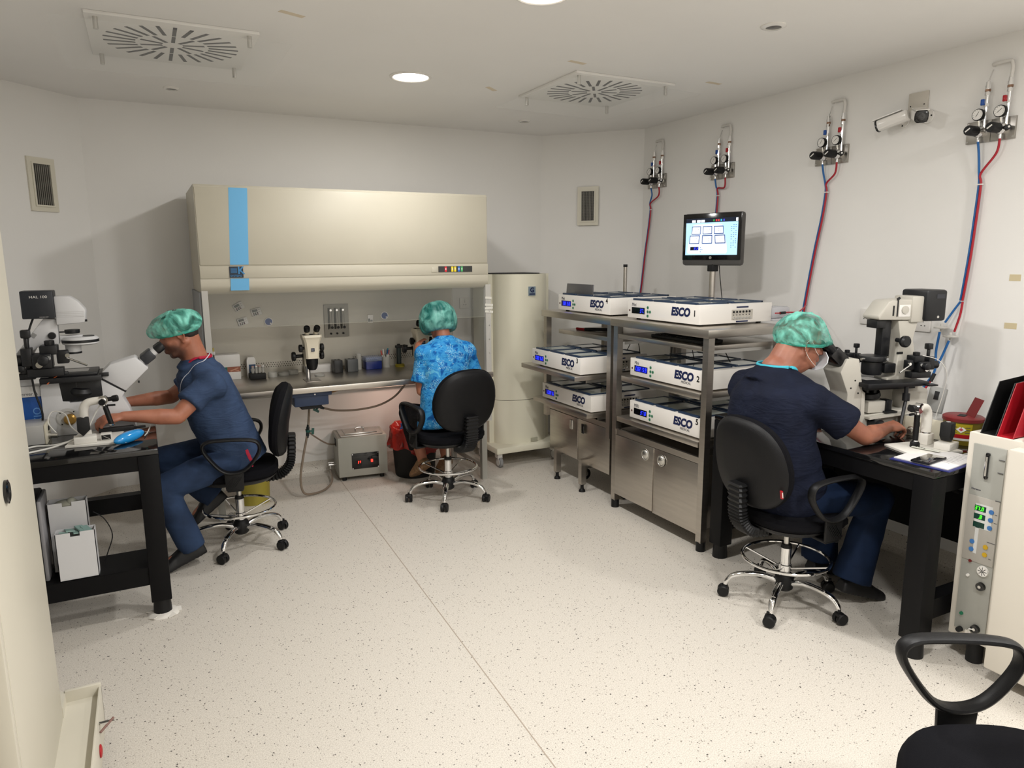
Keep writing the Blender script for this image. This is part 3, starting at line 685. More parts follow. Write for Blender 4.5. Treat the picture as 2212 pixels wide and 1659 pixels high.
DG = P('display_dark_green', '#06382e', .25); DGL = P('display_green_glow', '#3cff28', .4, emit='#4dff2a', es=1.8)
FP = lambda y, z: frame((2.8095, y, z), (0, -1, 0), (0, 0, 1))
for i, (z, tx) in enumerate(((.643, '37.0'), (.610, '.8'), (.577, ''))):
    B(DG).box(2.8095, 2.8112, 1.486, 1.528, z, z+.022).build('display', cp, **W_)
    if tx: q = B(DGL); seg_text(q, tx, .0155, FP(1.486+.0125*len(tx)-(.0 if i else .008), z+.003), t=.15, gap=.68); q.build('digits', LAST[0], **W_)
BB = P('button_blue', '#3d74b4', .4); YB_ = P('button_yellow', '#c9a21e', .4)
for y, z, mm in ((1.466, .652, BB), (1.466, .62, BB), (1.466, .588, BB), (1.524, .515, BB), (1.524, .483, BB), (1.473, .508, YB_), (1.473, .477, YB_)):
    B(mm).cyl((2.8112, y, z), (2.808, y, z), .009, n=20).build('button', cp, **W_)
def disc(mat, y, z, r, nm, h=.006): B(mat).lathe([(r, 0), (r*.92, h), (0, h)], c=(2.814, y, z), ax=(-1, 0, 0), n=24).build(nm, cp, **W_); return LAST[0]
disc(P('led_red', '#6a1a18', .4), 1.524, .434, .006, 'indicator'); disc(WHT, 1.527, .372, .006, 'indicator'); disc(P('led_green', '#1f6a4c', .4), 1.535, .205, .007, 'indicator')
q = disc(WHTG, 1.474, .408, .022, 'dial'); g = B(BLKM)
for i in range(8):
    a = i*pi/4; g.M = Matrix.Translation((2.8078, 1.474, .408)) @ Matrix.Rotation(a, 4, 'X'); g.box(-.0004, .0004, -.001, .001, .002, .017)
g.build('rays', q, **W_)
for y, z in ((1.474, .345), (1.476, .165)):
    q = disc(BLKG, y, z, .017, 'lock', .012); B(ALU).cyl((2.802, y, z), (2.799, y, z), .006, n=14).build('key_barrel', q, **W_)
q = disc(BLKM, 1.533, .138, .011, 'knob', .018)
b = B(ALU).tube([(2.800, 1.476, .165), (2.792, 1.490, .163), (2.792, 1.497, .155)], .002, 6); b.obox((2.798, 1.494, .140), (.002, .017, .026), (0, 0, .2)); b.obox((2.796, 1.489, .113), (.002, .008, .03), (0, 0, .2)); b.lathe([(.012, -.001), (.012, .001), (0, .001)], c=(2.797, 1.495, .146), ax=(1, 0, 0), n=16)
lone('key', b, 'small bunch of keys hanging from the lower lock of the large incubator', 'key')
b = B(P('title_grey', '#4a4a50', .5)).text('Heraeus', .0105, FP(1.551, .722).copy() @ Matrix.Translation((0, 0, -.0045)), offset=.0003); b.build('maker_name', cp, **W_)
for y, z, l in ((1.462, .81, .02), (1.462, .86, .02), (1.458, .70, .018), (1.453, .645, .008), (1.453, .612, .01), (1.47, .53, .03), (1.458, .465, .01)):
    B(P('title_grey', '#4a4a50', .5)).box(2.8094, 2.8112 if z > .45 and z < .7 else 2.814, y-l, y, z, z+.0012).build('caption_line', cp, **W_) if l > .005 else None
for x in (2.87, 3.50):
    for y in (.80, 1.50): B(BLKM).cyl((x, y, 0), (x, y, .102), .03, n=16).build('foot', t, **W_)
# on top of it: magazine files, carton, dark dish
def mag_file(mat, x, y, rz, lb):
    b = B(mat); b.M = Matrix.Translation((x, y, .945)) @ Matrix.Rotation(rz, 4, 'Z')
    side = [(0, 0), (.25, 0), (.25, .31), (.20, .31), (.0, .14)]
    side = [(0, .0), (.27, .0), (.27, .33), (.22, .33), (.12, .14), (.0, .075)]
    side = [(0, 0), (.24, 0), (.24, .32), (.155, .30), (.06, .06)]
    side = [(0, 0), (.24, 0), (.24, .20), (.12, .20), (.035, .055)]
    return b, side
for mat, x, y, lb in ((P('folder_black', '#121212', .45), 2.826, 1.490, 'black magazine file leaning on the large incubator, left of the red one'), (P('folder_red', '#a31522', .45), 2.828, 1.430, 'red magazine file on the large incubator, right of the black one')):
    b = B(mat); b.M = Matrix.Translation((x, y, .945)) @ Matrix.Rotation(0, 4, 'Z')
    sd = [(0, 0), (.255, 0), (.255, .205), (.09, .195)]
    b.prism(sd, 'xz', 0, .003); b.prism(sd, 'xz', .055, .058); b.box(0, .255, 0, .058, 0, .003); b.box(.252, .255, 0, .058, 0, .205)
    lone('magazine_file', b, lb, 'magazine file')
b = B(WHT).box(2.90, 3.25, 1.13, 1.415, .955, 1.34, .004); b.m(P('carton_blue', '#5a7fa8', .5)).box(2.898, 3.252, 1.128, 1.417, .946, .976)
b.m(P('carton_ink', '#1c2d52', .5)).text('ISO', .03, frame((2.8985, 1.408, .988), (0, -1, 0), (0, 0, 1)), offset=.001)
lone('carton', b, 'white carton with blue base edge and ISO lettering on the large incubator', 'box')
lone('petri_dish', B(P('maroon', '#4a1e24', .25)).lathe([(.045, 0), (.05, .003), (.05, .014), (.04, .016), (0, .016)], c=(2.86, 1.35, .945), n=32), 'dark maroon round dish in front of the ISO carton', 'dish')
# ================================================================== OFFICE CHAIRS
def make_chair(seat=.46):
    t = thing('office_chair', '', 'chair')
    b = B(BLK).lathe([(.030, .065), (.040, .075), (.043, .13), (.034, .145), (.028, .15)], n=24); b.build('hub', t)
    for k in range(5):
        a = 2*pi*k/5+.3; R = Matrix.Rotation(a, 4, 'Z')
        b = B(CHROME); b.M = R
        b.tube([(.035, 0, .105), (.10, 0, .125), (.18, 0, .122), (.235, 0, .105), (.262, 0, .075), (.266, 0, .06)], lambda u: (.011+.006*sin(pi*min(u*1.15, 1)), .014-.004*u), 12, flat=(0, 1, 0)); b.build('leg', t)
        lg = LAST[0]; c = B(BLK); c.M = R @ Matrix.Translation((.275, 0, 0)) @ Matrix.Rotation(1.1+k*1.7, 4, 'Z')
        for sy in (-1, 1): c.lathe([(.0, 0), (.024, 0), (.027, .006), (.027, .016), (.022, .02), (0, .02)], c=(0, sy*.004, .027), ax=(0, sy, 0), n=24)
        c.box(-.022, .012, -.020, .020, .035, .056, .008); c.cyl((-.008, 0, .03), (-.008, 0, .068), .007); c.build('castor', lg)
    b = B(CHROME).cyl((0, 0, .14), (0, 0, .275), .024, n=28); b.m(BLKM).cyl((0, 0, .275), (0, 0, .292), .026, .022, 24); b.m(ALU).cyl((0, 0, .285), (0, 0, seat-.06), .0135, n=20); b.build('gas_lift', t)
    N = 40; b = B(CHROME).tube([(.195*cos(2*pi*i/N), .195*sin(2*pi*i/N), .225) for i in range(N)], .0075, 10, closed=True, sub=2)
    for k in range(4):
        a = k*pi/2+.5; b.tube([(.19*cos(a), .19*sin(a), .225), (.026*cos(a), .026*sin(a), .175)], .0045, 8, smooth=False)
    b.lathe([(.0255, .16), (.029, .163), (.029, .19), (.0255, .193)], n=24); b.build('foot_ring', t)
    b = B(BLKM).box(-.07, .07, -.09, .09, seat-.085, seat-.06, .008); b.m(BLK).tube([(.05, .03, seat-.07), (.15, .05, seat-.075), (.21, .06, seat-.08)], .005, 8); b.ell((.215, .06, seat-.08), (.022, .008, .006)); b.build('mechanism', t)
    def sup(cx, cy, a, b_, z, n=44, p=2.7):
        return [V((cx+a*abs(cos(2*pi*i/n))**(2/p)*(1 if cos(2*pi*i/n) > 0 else -1), cy+b_*abs(sin(2*pi*i/n))**(2/p)*(1 if sin(2*pi*i/n) > 0 else -1), z)) for i in range(n)]
    b = B(BLK).loft([sup(0, 0, .12, .12, seat-.065), sup(0, 0, .20, .19, seat-.055), sup(0, 0, .225, .215, seat-.035), sup(0, 0, .228, .218, seat-.028)]); b.build('seat_shell', t)
    rs = [sup(0, 0, .222, .212, seat-.03), sup(0, 0, .236, .224, seat-.012), sup(0, 0, .236, .224, seat+.008), sup(0, 0, .222, .21, seat+.026), sup(0, 0, .17, .16, seat+.034), sup(0, 0, .06, .06, seat+.031)]
    for r in rs:
        for p in r: p.z -= max(0, p.y-.12)*.35
    B(FAB).loft(rs).build('seat', t)
    # backrest: padded oval, leaning slightly back
    BM = Matrix.Translation((0, -.262, seat+.262)) @ Matrix.Rotation(radians(9), 4, 'X')
    def bk(a, c, y, n=44, p=2.6):
        out = []
        for i in range(n):
            ca, sa = cos(2*pi*i/n), sin(2*pi*i/n)
            x = a*abs(ca)**(2/p)*(1 if ca > 0 else -1); z = c*abs(sa)**(2/p)*(1 if sa > 0 else -1)
            x *= 1-.10*max(z/c, 0)-.06*max(-z/c, 0)**2
            out.append(V((x, y+.55*x*x-.18*z*z, z)))
        return out
    b = B(VINYL); b.M = BM; b.loft([bk(.10, .10, -.040), bk(.20, .18, -.034), bk(.224, .200, -.018), bk(.230, .206, -.004)]); b.build('back_shell', t)
    b = B(FAB); b.M = BM; b.loft([bk(.225, .201, -.008), bk(.234, .210, .006), bk(.230, .206, .026), bk(.205, .18, .050), bk(.10, .10, .058)]); b.build('backrest', t)
    # ribbed bellows over the support arm
    pts = [V((0, -.15, seat-.07)), V((0, -.235, seat-.06)), V((0, -.285, seat-.01)), V((0, -.30, seat+.06)), V((0, -.305, seat+.17))]
    b = B(BLK); NB = 20; path = []
    for i in range(NB*2+1):
        u = i/(NB*2)*3.999; k = int(u); f = u-k
        a_, b0, c_, d_ = pts[max(k-1, 0)], pts[k], pts[k+1], pts[min(k+2, 4)]
        path.append(0.5*((2*b0)+(c_-a_)*f+(2*a_-5*b0+4*c_-d_)*f*f+(3*b0-a_-3*c_+d_)*f**3))
    rings = []
    for i, p in enumerate(path):
        tg = (path[min(i+1, len(path)-1)]-path[max(i-1, 0)]).normalized(); nn = V((1, 0, 0)).cross(tg)
        g = 1.0 if i % 2 else .80; wx, wy = .044*g+.004, .024*g
        rings.append([p+V((1, 0, 0))*wx*sx+nn*wy*sy for sx, sy in ((-1, -.6), (-.85, -1), (.85, -1), (1, -.6), (1, .6), (.85, 1), (-.85, 1), (-1, .6))])
    if True:
        b.loft(rings)
    b.build('bellows', t, ang=20)
    # loop armrests
    for sx in (-1, 1):
        z0 = seat-.045; loop = [(0.0, z0+.085), (.055, z0+.10), (.105, z0+.155), (.145, z0+.225), (.125, z0+.262), (.04, z0+.268), (-.07, z0+.262), (-.125, z0+.245), (-.135, z0+.20), (-.10, z0+.14), (-.055, z0+.098)]
        b = B(BLK).tube([(sx*.262, y, z) for y, z in loop], (.021, .010), 12, closed=True, sub=5, flat=(1, 0, 0))
        b.prism([(-.05, z0+.095), (-.045, z0-.01), (.045, z0-.01), (.05, z0+.095), (0, z0+.075)], 'yz', sx*.255, sx*.268, .004)
        for i in range(6): b.obox((sx*.270, -.02+i*.009, z0+.035), (.004, .003, .07), (radians(35), 0, 0))
        b.box(min(sx*.15, sx*.262), max(sx*.15, sx*.262), -.04, .04, z0-.02, z0-.008, .003)
        b.build('armrest', t)
    return t
chair = make_chair()
spots = [((.385, 4.185), radians(81), 'black office chair under the man in royal blue scrubs at the left table', 0),
         ((1.745, 4.365), radians(9), 'black office chair of the woman at the flow cabinet, seen from behind', .2),
         ((2.585, 2.22), radians(-95), 'black office chair under the man in dark navy scrubs at the right table', .1),
         ((1.535, .66), radians(62), 'empty black office chair cut by the bottom right corner', 0)]
chairs = []
for i, ((x, y), rz, lb, _) in enumerate(spots):
    c = chair if i == 0 else copy_tree(chair)
    c.matrix_basis = Matrix.Translation((x, y, 0)) @ Matrix.Rotation(rz, 4, 'Z'); c['label'] = lb; c['category'] = 'chair'; c['group'] = 'black swivel chairs with foot rings'; chairs.append(c)
for ch in chairs[3].children:
    if not ch.name.startswith(('hub', 'leg', 'foot_ring', 'gas_lift')): ch.location.z += .045
q = [c for c in chairs[2].children if c.name.startswith('back_shell')][0]
b = B(RED); b.M = Matrix.Translation((0, -.262, .722)) @ Matrix.Rotation(radians(9), 4, 'X'); b.box(.212, .2235, -.012, -.006, -.105, -.07); b.m(WHT).box(.2236, .2242, -.011, -.007, -.10, -.076); b.build('care_tag', chairs[2])

# ================================================================== WATER BATH
t = thing('water_bath', 'light grey heated water bath with red digital display on the floor', 'water bath', (1.36, 5.2, 0), radians(-6))
WB = P('bath_grey', '#a5a49a', .4, var=.02)
z0 = .03
M_ = lambda mat: B(mat)
M_(WB).box(-.18, .18, -.15, .13, z0, .33, .004).build('housing', t)
b = M_(ALU).box(-.155, .155, -.125, .105, .33, .338, .004); b.box(-.12, .12, -.09, .07, .338, .346, .004); b.build('lid', t); q = LAST[0]
M_(CHROME).tube([(-.03, -.01, .346), (-.025, -.01, .366), (.025, -.01, .366), (.03, -.01, .346)], .005, 8).build('lid_knob', q)
M_(BLKG).box(-.085, .115, -.1535, -.148, .085, .205, .002).build('control_panel', t); q = LAST[0]
RG = P('red_glow', '#ff3020', .4, emit='#ff2a20', es=3.5)
b = M_(BLKM).box(-.055, -.015, -.155, -.1535, .11, .15); b.build('display', q); dq = LAST[0]
b = M_(RG); seg_text(b, '37', .018, frame((-.043, -.1553, .128), (1, 0, 0), (0, 0, 1)), t=.2); b.build('digits', dq)
M_(RG).box(.055, .070, -.156, -.1535, .13, .150).build('power_switch', q)
for sx, sz in ((-.079, .091), (.109, .091), (-.079, .199), (.109, .199)): M_(CHROME).cyl((sx, -.1535, sz), (sx, -.156, sz), .004, n=10).build('screw', q)
M_(BLKM).box(-.183, -.18, -.05, .02, .245, .30).build('side_grip', t)
for sx in (-.14, .14):
    for sy in (-.12, .1): M_(BLKM).cyl((sx, sy, 0), (sx, sy, z0+.002), .016, n=14).build('foot', t)
b = M_(CHROME).cyl((-.18, .02, .09), (-.235, .02, .09), .009); b.cyl((-.22, .02, .09), (-.22, .02, .06), .007); b.obox((-.215, .02, .108), (.045, .012, .006)); b.cyl((-.21, .02, .09), (-.21, .02, .108), .004); b.build('drain_tap', t)

# ================================================================== BIN WITH RED BAG
t = thing('waste_bin', 'round black waste bin lined with a red bag beside the water bath', 'bin', (1.735, 5.02, 0))
b = B(BLKM).lathe([(0, 0), (.145, 0), (.15, .01), (.175, .36), (.178, .365), (.172, .365), (.15, .02), (0, .02)], n=48); b.build('bucket', t)
BAG, nt, bs = node_mat('red_bag'); bs.inputs['Base Color'].default_value = lin('#b3281f'); bs.inputs['Roughness'].default_value = .22; bs.inputs['Alpha'].default_value = .78
tc = nt.nodes.new('ShaderNodeTexCoord'); n_ = nt.nodes.new('ShaderNodeTexNoise'); n_.inputs['Scale'].default_value = 22; nt.links.new(tc.outputs['Object'], n_.inputs['Vector'])
bp = nt.nodes.new('ShaderNodeBump'); bp.inputs['Strength'].default_value = .8; bp.inputs['Distance'].default_value = .02; nt.links.new(n_.outputs['Fac'], bp.inputs['Height']); nt.links.new(bp.outputs[0], bs.inputs['Normal'])
b = B(BAG); n = 72; rings = []
for r, z, a in ((.186, .21, .018), (.188, .25, .016), (.184, .32, .006), (.182, .375, .004), (.165, .385, .012), (.13, .36, .02), (.10, .31, .02), (.0, .29, 0)):
    rings.append([V(((r+a*(sin(i*.7+z*20)+.6*sin(i*1.9+z*9)+.4*sin(i*3.1)))*cos(2*pi*i/n), (r+a*(sin(i*.7+z*20)+.6*sin(i*1.9+z*9)))*sin(2*pi*i/n), z+a*.9*sin(i*.55+1)+(.03*sin(i*2*pi/n*2+1) if z < .22 else 0))) for i in range(n)])
b.loft(rings, cap=False); b.build('liner', t, ang=80)
b = B(P('glove_blue', '#2a4f96', .5)).ell((0, 0, .03), (.045, .035, .04))
for i in range(4): b.cap((.01*i-.02, 0, .05), (.014*i-.025, .01, .095-.01*abs(i-1)), .012, .009)
b.cap((.03, 0, .03), (.06, .0, .06), .013, .01)
b.v = [p*.75+V((1.64, 4.965, .345)) for p in b.v]; lone('crumpled_glove', b, 'crumpled blue glove lying in the red bin bag', 'glove')

# ================================================================== HOSES UNDER THE CABINET
HOSE = P('tan_hose', '#7d6f60', .3, trans=.0, coat=.3); VG = P('valve_green', '#0f4a42', .4)
lone('hose', B(HOSE).tube([(.93, 4.83, .66), (.99, 4.86, .635), (1.05, 4.90, .60), (1.15, 4.95, .565), (1.30, 4.98, .55), (1.45, 4.98, .565), (1.56, 4.95, .62), (1.63, 4.92, .70), (1.66, 4.90, .77)], .0075, 10), 'brown hose sagging in a bow from the blue box to the right under the worktop', 'hose')
lone('hose', B(P('tan_hose_light', '#9a7a54', .35)).tube([(.93, 4.84, .70), (1.10, 4.90, .71), (1.25, 4.95, .735), (1.42, 4.98, .775)], .006, 8), 'light brown hose running straight along under the worktop', 'hose')
lone('hose', B(HOSE).tube([(.925, 4.80, .655), (.915, 4.80, .55), (.90, 4.80, .45), (.865, 4.80, .30), (.84, 4.80, .15), (.86, 4.82, .04), (.94, 4.86, .012), (1.03, 4.92, .012), (1.10, 5.03, .03), (1.135, 5.215, .052)], .008, 10), 'brown hose hanging to the floor and looping back to the water bath tap', 'hose')
lone('hose', B(HOSE).tube([(.93, 5.0, .44), (1.0, 5.05, .37), (1.10, 5.12, .29), (1.2, 5.24, .245), (1.26, 5.3, .24)], .006, 8), 'thin brown hose running behind the water bath', 'hose')
def valve(c, d, lb):
    d = V(d).normalized(); c = V(c); u = V((0, -1, 0)); s_ = d.cross(u).normalized()
    b = B(P('valve_black', '#0d1a1c', .4)).cyl(c-d*.03, c+d*.03, .011); b.cyl(c-d*.045, c+d*.045, .0085); b.m(VG).cyl(c, c+s_*.03, .007); b.obox(c+s_*.034, (.042, .010, .016), (0, atan2(-d.z, d.x), 0)); b.ell(c, (.014, .014, .014))
    return lone('valve', b, lb, 'valve')
valve((1.0, 4.868, .627), (.8, .3, -.5), 'green valve on the bowed hose, the upper right one')
valve((.905, 4.80, .475), (.1, 0, 1), 'green valve on the hanging hose, the lower left one')

# ================================================================== YELLOW BIN ON FLOOR BEHIND THE LEFT CHAIR
YEL = P('bucket_yellow', '#9a8d35', .45)
lone('waste_bucket', B(YEL).lathe([(0, 0), (.105, 0), (.112, .21), (.118, .212), (.118, .232), (0, .236)], c=(.545, 4.93, 0.0), n=40), 'round yellow bucket on the floor behind the left chair', 'bucket')
# ================================================================== GAS REGULATORS ON THE RIGHT WALL
HB = P('hose_blue', '#1f5f9e', .35); HR = P('hose_red', '#a51c2c', .35); PIPE = P('white_pipe', '#d5d2cc', .4)
PLATE = P('regulator_plate', (0.42, .40, .37, 1), .35, 1.0)
def regulator(y, z, lb):
    t = thing('gas_regulator', lb, 'gas regulator', (XR, y, z), rot=frame((0, 0, 0), (0, -1, 0), (0, 0, 1)).to_euler(), group='twin gas regulators on the right wall')
    b = B(PLATE).box(-.072, .04, -.048, .052, .0, .012, .001).box(.042, .148, -.048, .052, 0, .012, .001)
    b.m(CHROME)
    for px_, py_ in ((-.064, .044), (-.064, -.04), (.14, .044), (.14, -.04)): b.cyl((px_, py_, .012), (px_, py_, .015), .004, n=8)
    b.build('mounting_plate', t)
    for k, x in enumerate((0, .098)):
        hc = BLUE if k == 0 else RED
        b = B(CHROME).lathe([(.0, .012), (.024, .012), (.026, .02), (.026, .045), (.021, .055), (.021, .062), (0, .062)], c=(x, 0, 0), n=28)
        b.cyl((x, -.02, .035), (x, -.045, .035), .007, n=12); b.build('valve_body', t)
        b = B(BLK); n = 24; rr = [V((x+.0235*(1-.05*(i % 2))*cos(2*pi*i/n), .0235*(1-.05*(i % 2))*sin(2*pi*i/n), 0)) for i in range(n)]
        b.loft([[p+V((0, 0, .062)) for p in rr], [p+V((0, 0, .118)) for p in rr], [V((x+(p.x-x)*.85, p.y*.85, .125)) for p in rr]])
        b.m(WHT).obox((x, .001, .1255), (.026, .006, .001), (0, 0, .6)); b.build('pressure_knob', t)
        b = B(BLK).lathe([(0, .036), (.027, .036), (.027, .052), (.025, .056), (.0235, .054)], c=(x-.004, .076, 0), n=32); b.m(WHTG).lathe([(0, .0535), (.0235, .0535), (.0235, .0545), (0, .0545)], c=(x-.004, .076, 0), n=32)
        b.m(BLKM).obox((x-.004, .078, .0552), (.0018, .026, .0006), (0, 0, -.5-k*.4))
        for i in range(9): a = radians(-30+i*30); b.obox((x-.004+.019*cos(a), .076+.019*sin(a), .0549), (.004, .001, .0004), (0, 0, a))
        b.m(CHROME).cyl((x, .02, .035), (x-.002, .055, .04), .006, n=10); b.build('pressure_gauge', t)
        xs = x+.016; z_ = .025
        b = B(CHROME)
        for y0, y1, r in ((.0, .11, .007), (.11, .125, .011), (.125, .16, .008), (.16, .175, .0115), (.175, .19, .008), (.19, .205, .012), (.205, .222, .0095)): b.cyl((xs, y0, z_), (xs, y1, z_), r, n=8 if r > .009 else 14)
        b.m(P('brass_nut', '#8c6f5c', .35, metal=.8)).cyl((xs, .178, z_), (xs, .188, z_), .0125, n=6); b.build('inlet_pipe', t)
        B(hc).box(xs-.022, xs-.006, .118, .146, z_+.004, z_+.014, .003).build('shutoff_lever', t)
    b = B(BLK).cyl((.098+.024, 0, .035), (.098+.042, 0, .05), .014, .011, 16); b.m(CHROME).cyl((.14, 0, .05), (.143, 0, .053), .005, n=8); b.build('side_plug', t)
    b = B(PIPE).tube([(.114, .222, .025), (.114, .262, .02), (.110, .285, .02), (.098, .297, .02), (.03, .297, .018), (.024, .297, .0)], .008, 12, sub=4); b.m(CHROME).cyl((.016, .222, .025), (.022, .275, .008), .0028, n=8); b.build('supply_pipe', t)
regulator(2.12, 2.198, 'twin gas regulator at the top right, right of the security cameras')
regulator(3.00, 2.195, 'twin gas regulator on the right wall just left of the security cameras')
regulator(3.885, 2.200, 'twin gas regulator on the right wall straight above the monitor')
regulator(4.592, 2.200, 'farthest twin gas regulator on the right wall, above the rear rack')
def pair(y, mid, low, end, lbs):
    (ym, zm), pts = mid, low
    x = 3.585
    bl = [(x, y, 2.153), (x+.008, y-.005, 2.10), (x+.015, ym+.008, zm+.05), (x+.018, ym+.005, zm)]+[(x+.018, p+.006, q) for p, q in pts]
    rd = [(x, y-.098, 2.153), (x+.008, y-.085, 2.09), (x+.015, ym, zm+.05), (x+.015, ym-.006, zm)]+[(x+.015, p-.006, q) for p, q in pts]
    lone('gas_hose', B(HB).tube(bl, .0055, 8), 'blue gas hose '+lbs, 'hose', 'gas hoses'); lone('gas_hose', B(HR).tube(rd, .0055, 8), 'red gas hose '+lbs, 'hose', 'gas hoses')
    b = B(WHT)
    lone('cable_tie', b.obox((x+.016, ym, zm), (.016, .026, .005)), 'white cable tie around the hoses '+lbs, 'cable tie')
pair(2.12, (2.10, 1.955), [(2.104, 1.80), (2.112, 1.62), (2.125, 1.45), (2.13, 1.40)], 0, 'from the top right regulator')
pair(3.00, (2.975, 1.99), [(2.99, 1.85), (3.025, 1.66), (3.065, 1.40), (3.09, 1.20), (3.10, .98)], 0, 'from the regulator left of the cameras')
pair(3.885, (3.872, 2.04), [(3.878, 1.90), (3.884, 1.70), (3.893, 1.50), (3.905, 1.36), (3.915, 1.2)], 0, 'running behind the monitor')
pair(4.592, (4.612, 1.99), [(4.63, 1.85), (4.665, 1.66), (4.70, 1.42), (4.72, 1.30), (4.73, 1.15)], 0, 'from the farthest regulator')
# lower part of the top right hose pair: line filters and merging hoses
b = B(HB).tube([(3.603, 2.135, 1.395), (3.595, 2.165, 1.34), (3.585, 2.19, 1.288)], .0055, 8); lone('gas_hose', b, 'short blue hose end leading to the left round filter on the right wall', 'hose', 'gas hoses')
b = B(HR).tube([(3.600, 2.122, 1.395), (3.595, 2.125, 1.33), (3.59, 2.142, 1.245)], .0055, 8); lone('gas_hose', b, 'short red hose end leading to the right round filter on the right wall', 'hose', 'gas hoses')
FLT = P('filter_clear', '#d2cfc8', .2, alpha=.75)
for c, lb in (((3.575, 2.20, 1.262), 'round clear gas line filter, left one below the top right regulator'), ((3.575, 2.15, 1.222), 'round clear gas line filter, right one below the top right regulator')):
    b = B(FLT).lathe([(.005, -.02), (.007, -.008), (.034, -.003), (.034, .003), (.007, .008), (.005, .02)], c=c, ax=(.0, .05, 1), n=32); lone('line_filter', b, lb, 'filter')
b = B(HB).tube([(3.57, 2.203, 1.24), (3.56, 2.206, 1.14), (3.55, 2.195, 1.07), (3.54, 2.20, 1.02), (3.50, 2.24, .92), (3.46, 2.26, .84), (3.44, 2.27, .80)], .006, 8); lone('gas_hose', b, 'blue hose under the left round filter going down to the black table', 'hose', 'gas hoses')
b = B(HB).tube([(3.57, 2.152, 1.20), (3.555, 2.17, 1.12), (3.545, 2.185, 1.07)], .006, 8); lone('gas_hose', b, 'blue hose under the right round filter joining its neighbour', 'hose', 'gas hoses')
b = B(HR).tube([(3.53, 2.195, 1.00), (3.49, 2.225, .91), (3.45, 2.245, .84), (3.43, 2.255, .80)], .005, 8); b.m(BLKM).cyl((3.54, 2.19, 1.03), (3.525, 2.197, .99), .009); lone('gas_hose', b, 'red hose with black coupling running beside the blue hose to the table', 'hose', 'gas hoses')
b = B(HR).tube([(3.22, 2.95, 1.30), (3.28, 2.96, 1.298), (3.34, 2.96, 1.30), (3.42, 2.96, 1.30), (3.55, 3.02, 1.33)], .004, 8); b.m(BLKM).cyl((3.27, 2.96, 1.298), (3.31, 2.96, 1.299), .008); lone('gas_hose', b, 'thin red hose with black coupling behind the incubator marked 1', 'hose', 'gas hoses')
b = B(P('clear_tub', '#cfcfd4', .2, alpha=.7)).box(3.245, 3.40, 3.0, 3.12, 1.262, 1.33, .014); b.box(3.245, 3.60, 2.98, 3.14, 1.25, 1.262, .003); lone('plastic_tub', b, 'translucent plastic tub on a thin ledge behind the incubator marked 1', 'tub')

# ------------------------------------------------------------------ security cameras and sockets
t = thing('junction_box', 'square off-white cover plate high on the right wall above two cameras', 'junction box', (XR, 2.457, 2.392))
b = B(P('plate_offwhite', '#c5bfb4', .45)).box(XR-.014, XR, 2.405, 2.508, 2.335, 2.445, .003); b.build('cover', t, **W_)
b = B(BLKM)
for yy in (2.42, 2.493): b.cyl((XR-.0145, yy, 2.38), (XR-.0155, yy, 2.38), .0035, n=8)
b.build('screws', t, **W_)
def bullet(base, d, lb, L=.155):
    t = thing('security_camera', lb, 'security camera', base, group='white bullet cameras')
    base = V(base); d = V(d).normalized(); n = V((-1, 0, 0)); jt = base+n*.05
    b = B(WHTG).cyl(base+n*.001, base+n*.014, .033, n=28); b.m(BLKM)
    for a in (0, pi/2, pi, 1.5*pi): b.cyl(base+n*.014+V((0, .024*cos(a), .024*sin(a))), base+n*.0155+V((0, .024*cos(a), .024*sin(a))), .004, n=8)
    b.build('mount', t, **W_)
    b = B(WHTG).cyl(base+n*.012, jt, .016, .013, 16); b.ell(jt, (.019, .019, .019)); c0 = jt+n*.03; b.cyl(jt, c0, .013, n=14); b.build('arm', t, **W_)
    u = V((0, 0, 1)); s_ = d.cross(u).normalized(); u = s_.cross(d)
    def rr(c, a, b_, n_=24): return [c+s_*(a*abs(cos(2*pi*i/n_))**.6*(1 if cos(2*pi*i/n_) > 0 else -1))+u*(b_*abs(sin(2*pi*i/n_))**.6*(1 if sin(2*pi*i/n_) > 0 else -1)) for i in range(n_)]
    b = B(WHTG).loft([rr(c0-d*L*.45, .022, .022), rr(c0-d*L*.40, .029, .028), rr(c0+d*L*.5, .030, .028), rr(c0+d*L*.52, .028, .026)]); b.build('body', t, **W_)
    b = B(BLKG).loft([rr(c0+d*L*.50, .029, .028), rr(c0+d*L*.53, .031, .030), rr(c0+d*L*.56, .031, .030), rr(c0+d*L*.58, .027, .026)]); b.build('lens_window', t, **W_); q = LAST[0]
    B(P('lens_glass', '#17181c', .05, coat=1)).lathe([(.015, 0), (.016, .002), (.012, .003), (0, .001)], c=c0+d*(L*.58), ax=d, n=24).build('lens', q, **W_)
    B(WHTG).loft([[c0-d*L*.3+u*.030+s_*x for x in (-.03, .03)]+[c0-d*L*.3+u*.033+s_*x for x in (.03, -.03)], [c0+d*L*.64+u*.030+s_*x for x in (-.03, .03)]+[c0+d*L*.64+u*.033+s_*x for x in (.03, -.03)]]).build('sun_shield', t, **W_)
bullet((XR, 2.53, 2.315), (-.25, .93, -.25), 'white bullet camera pointing left along the wall, left of its twin')
bullet((XR, 2.40, 2.318), (-.62, -.58, -.22), 'white bullet camera pointing at the viewer, right of its twin')
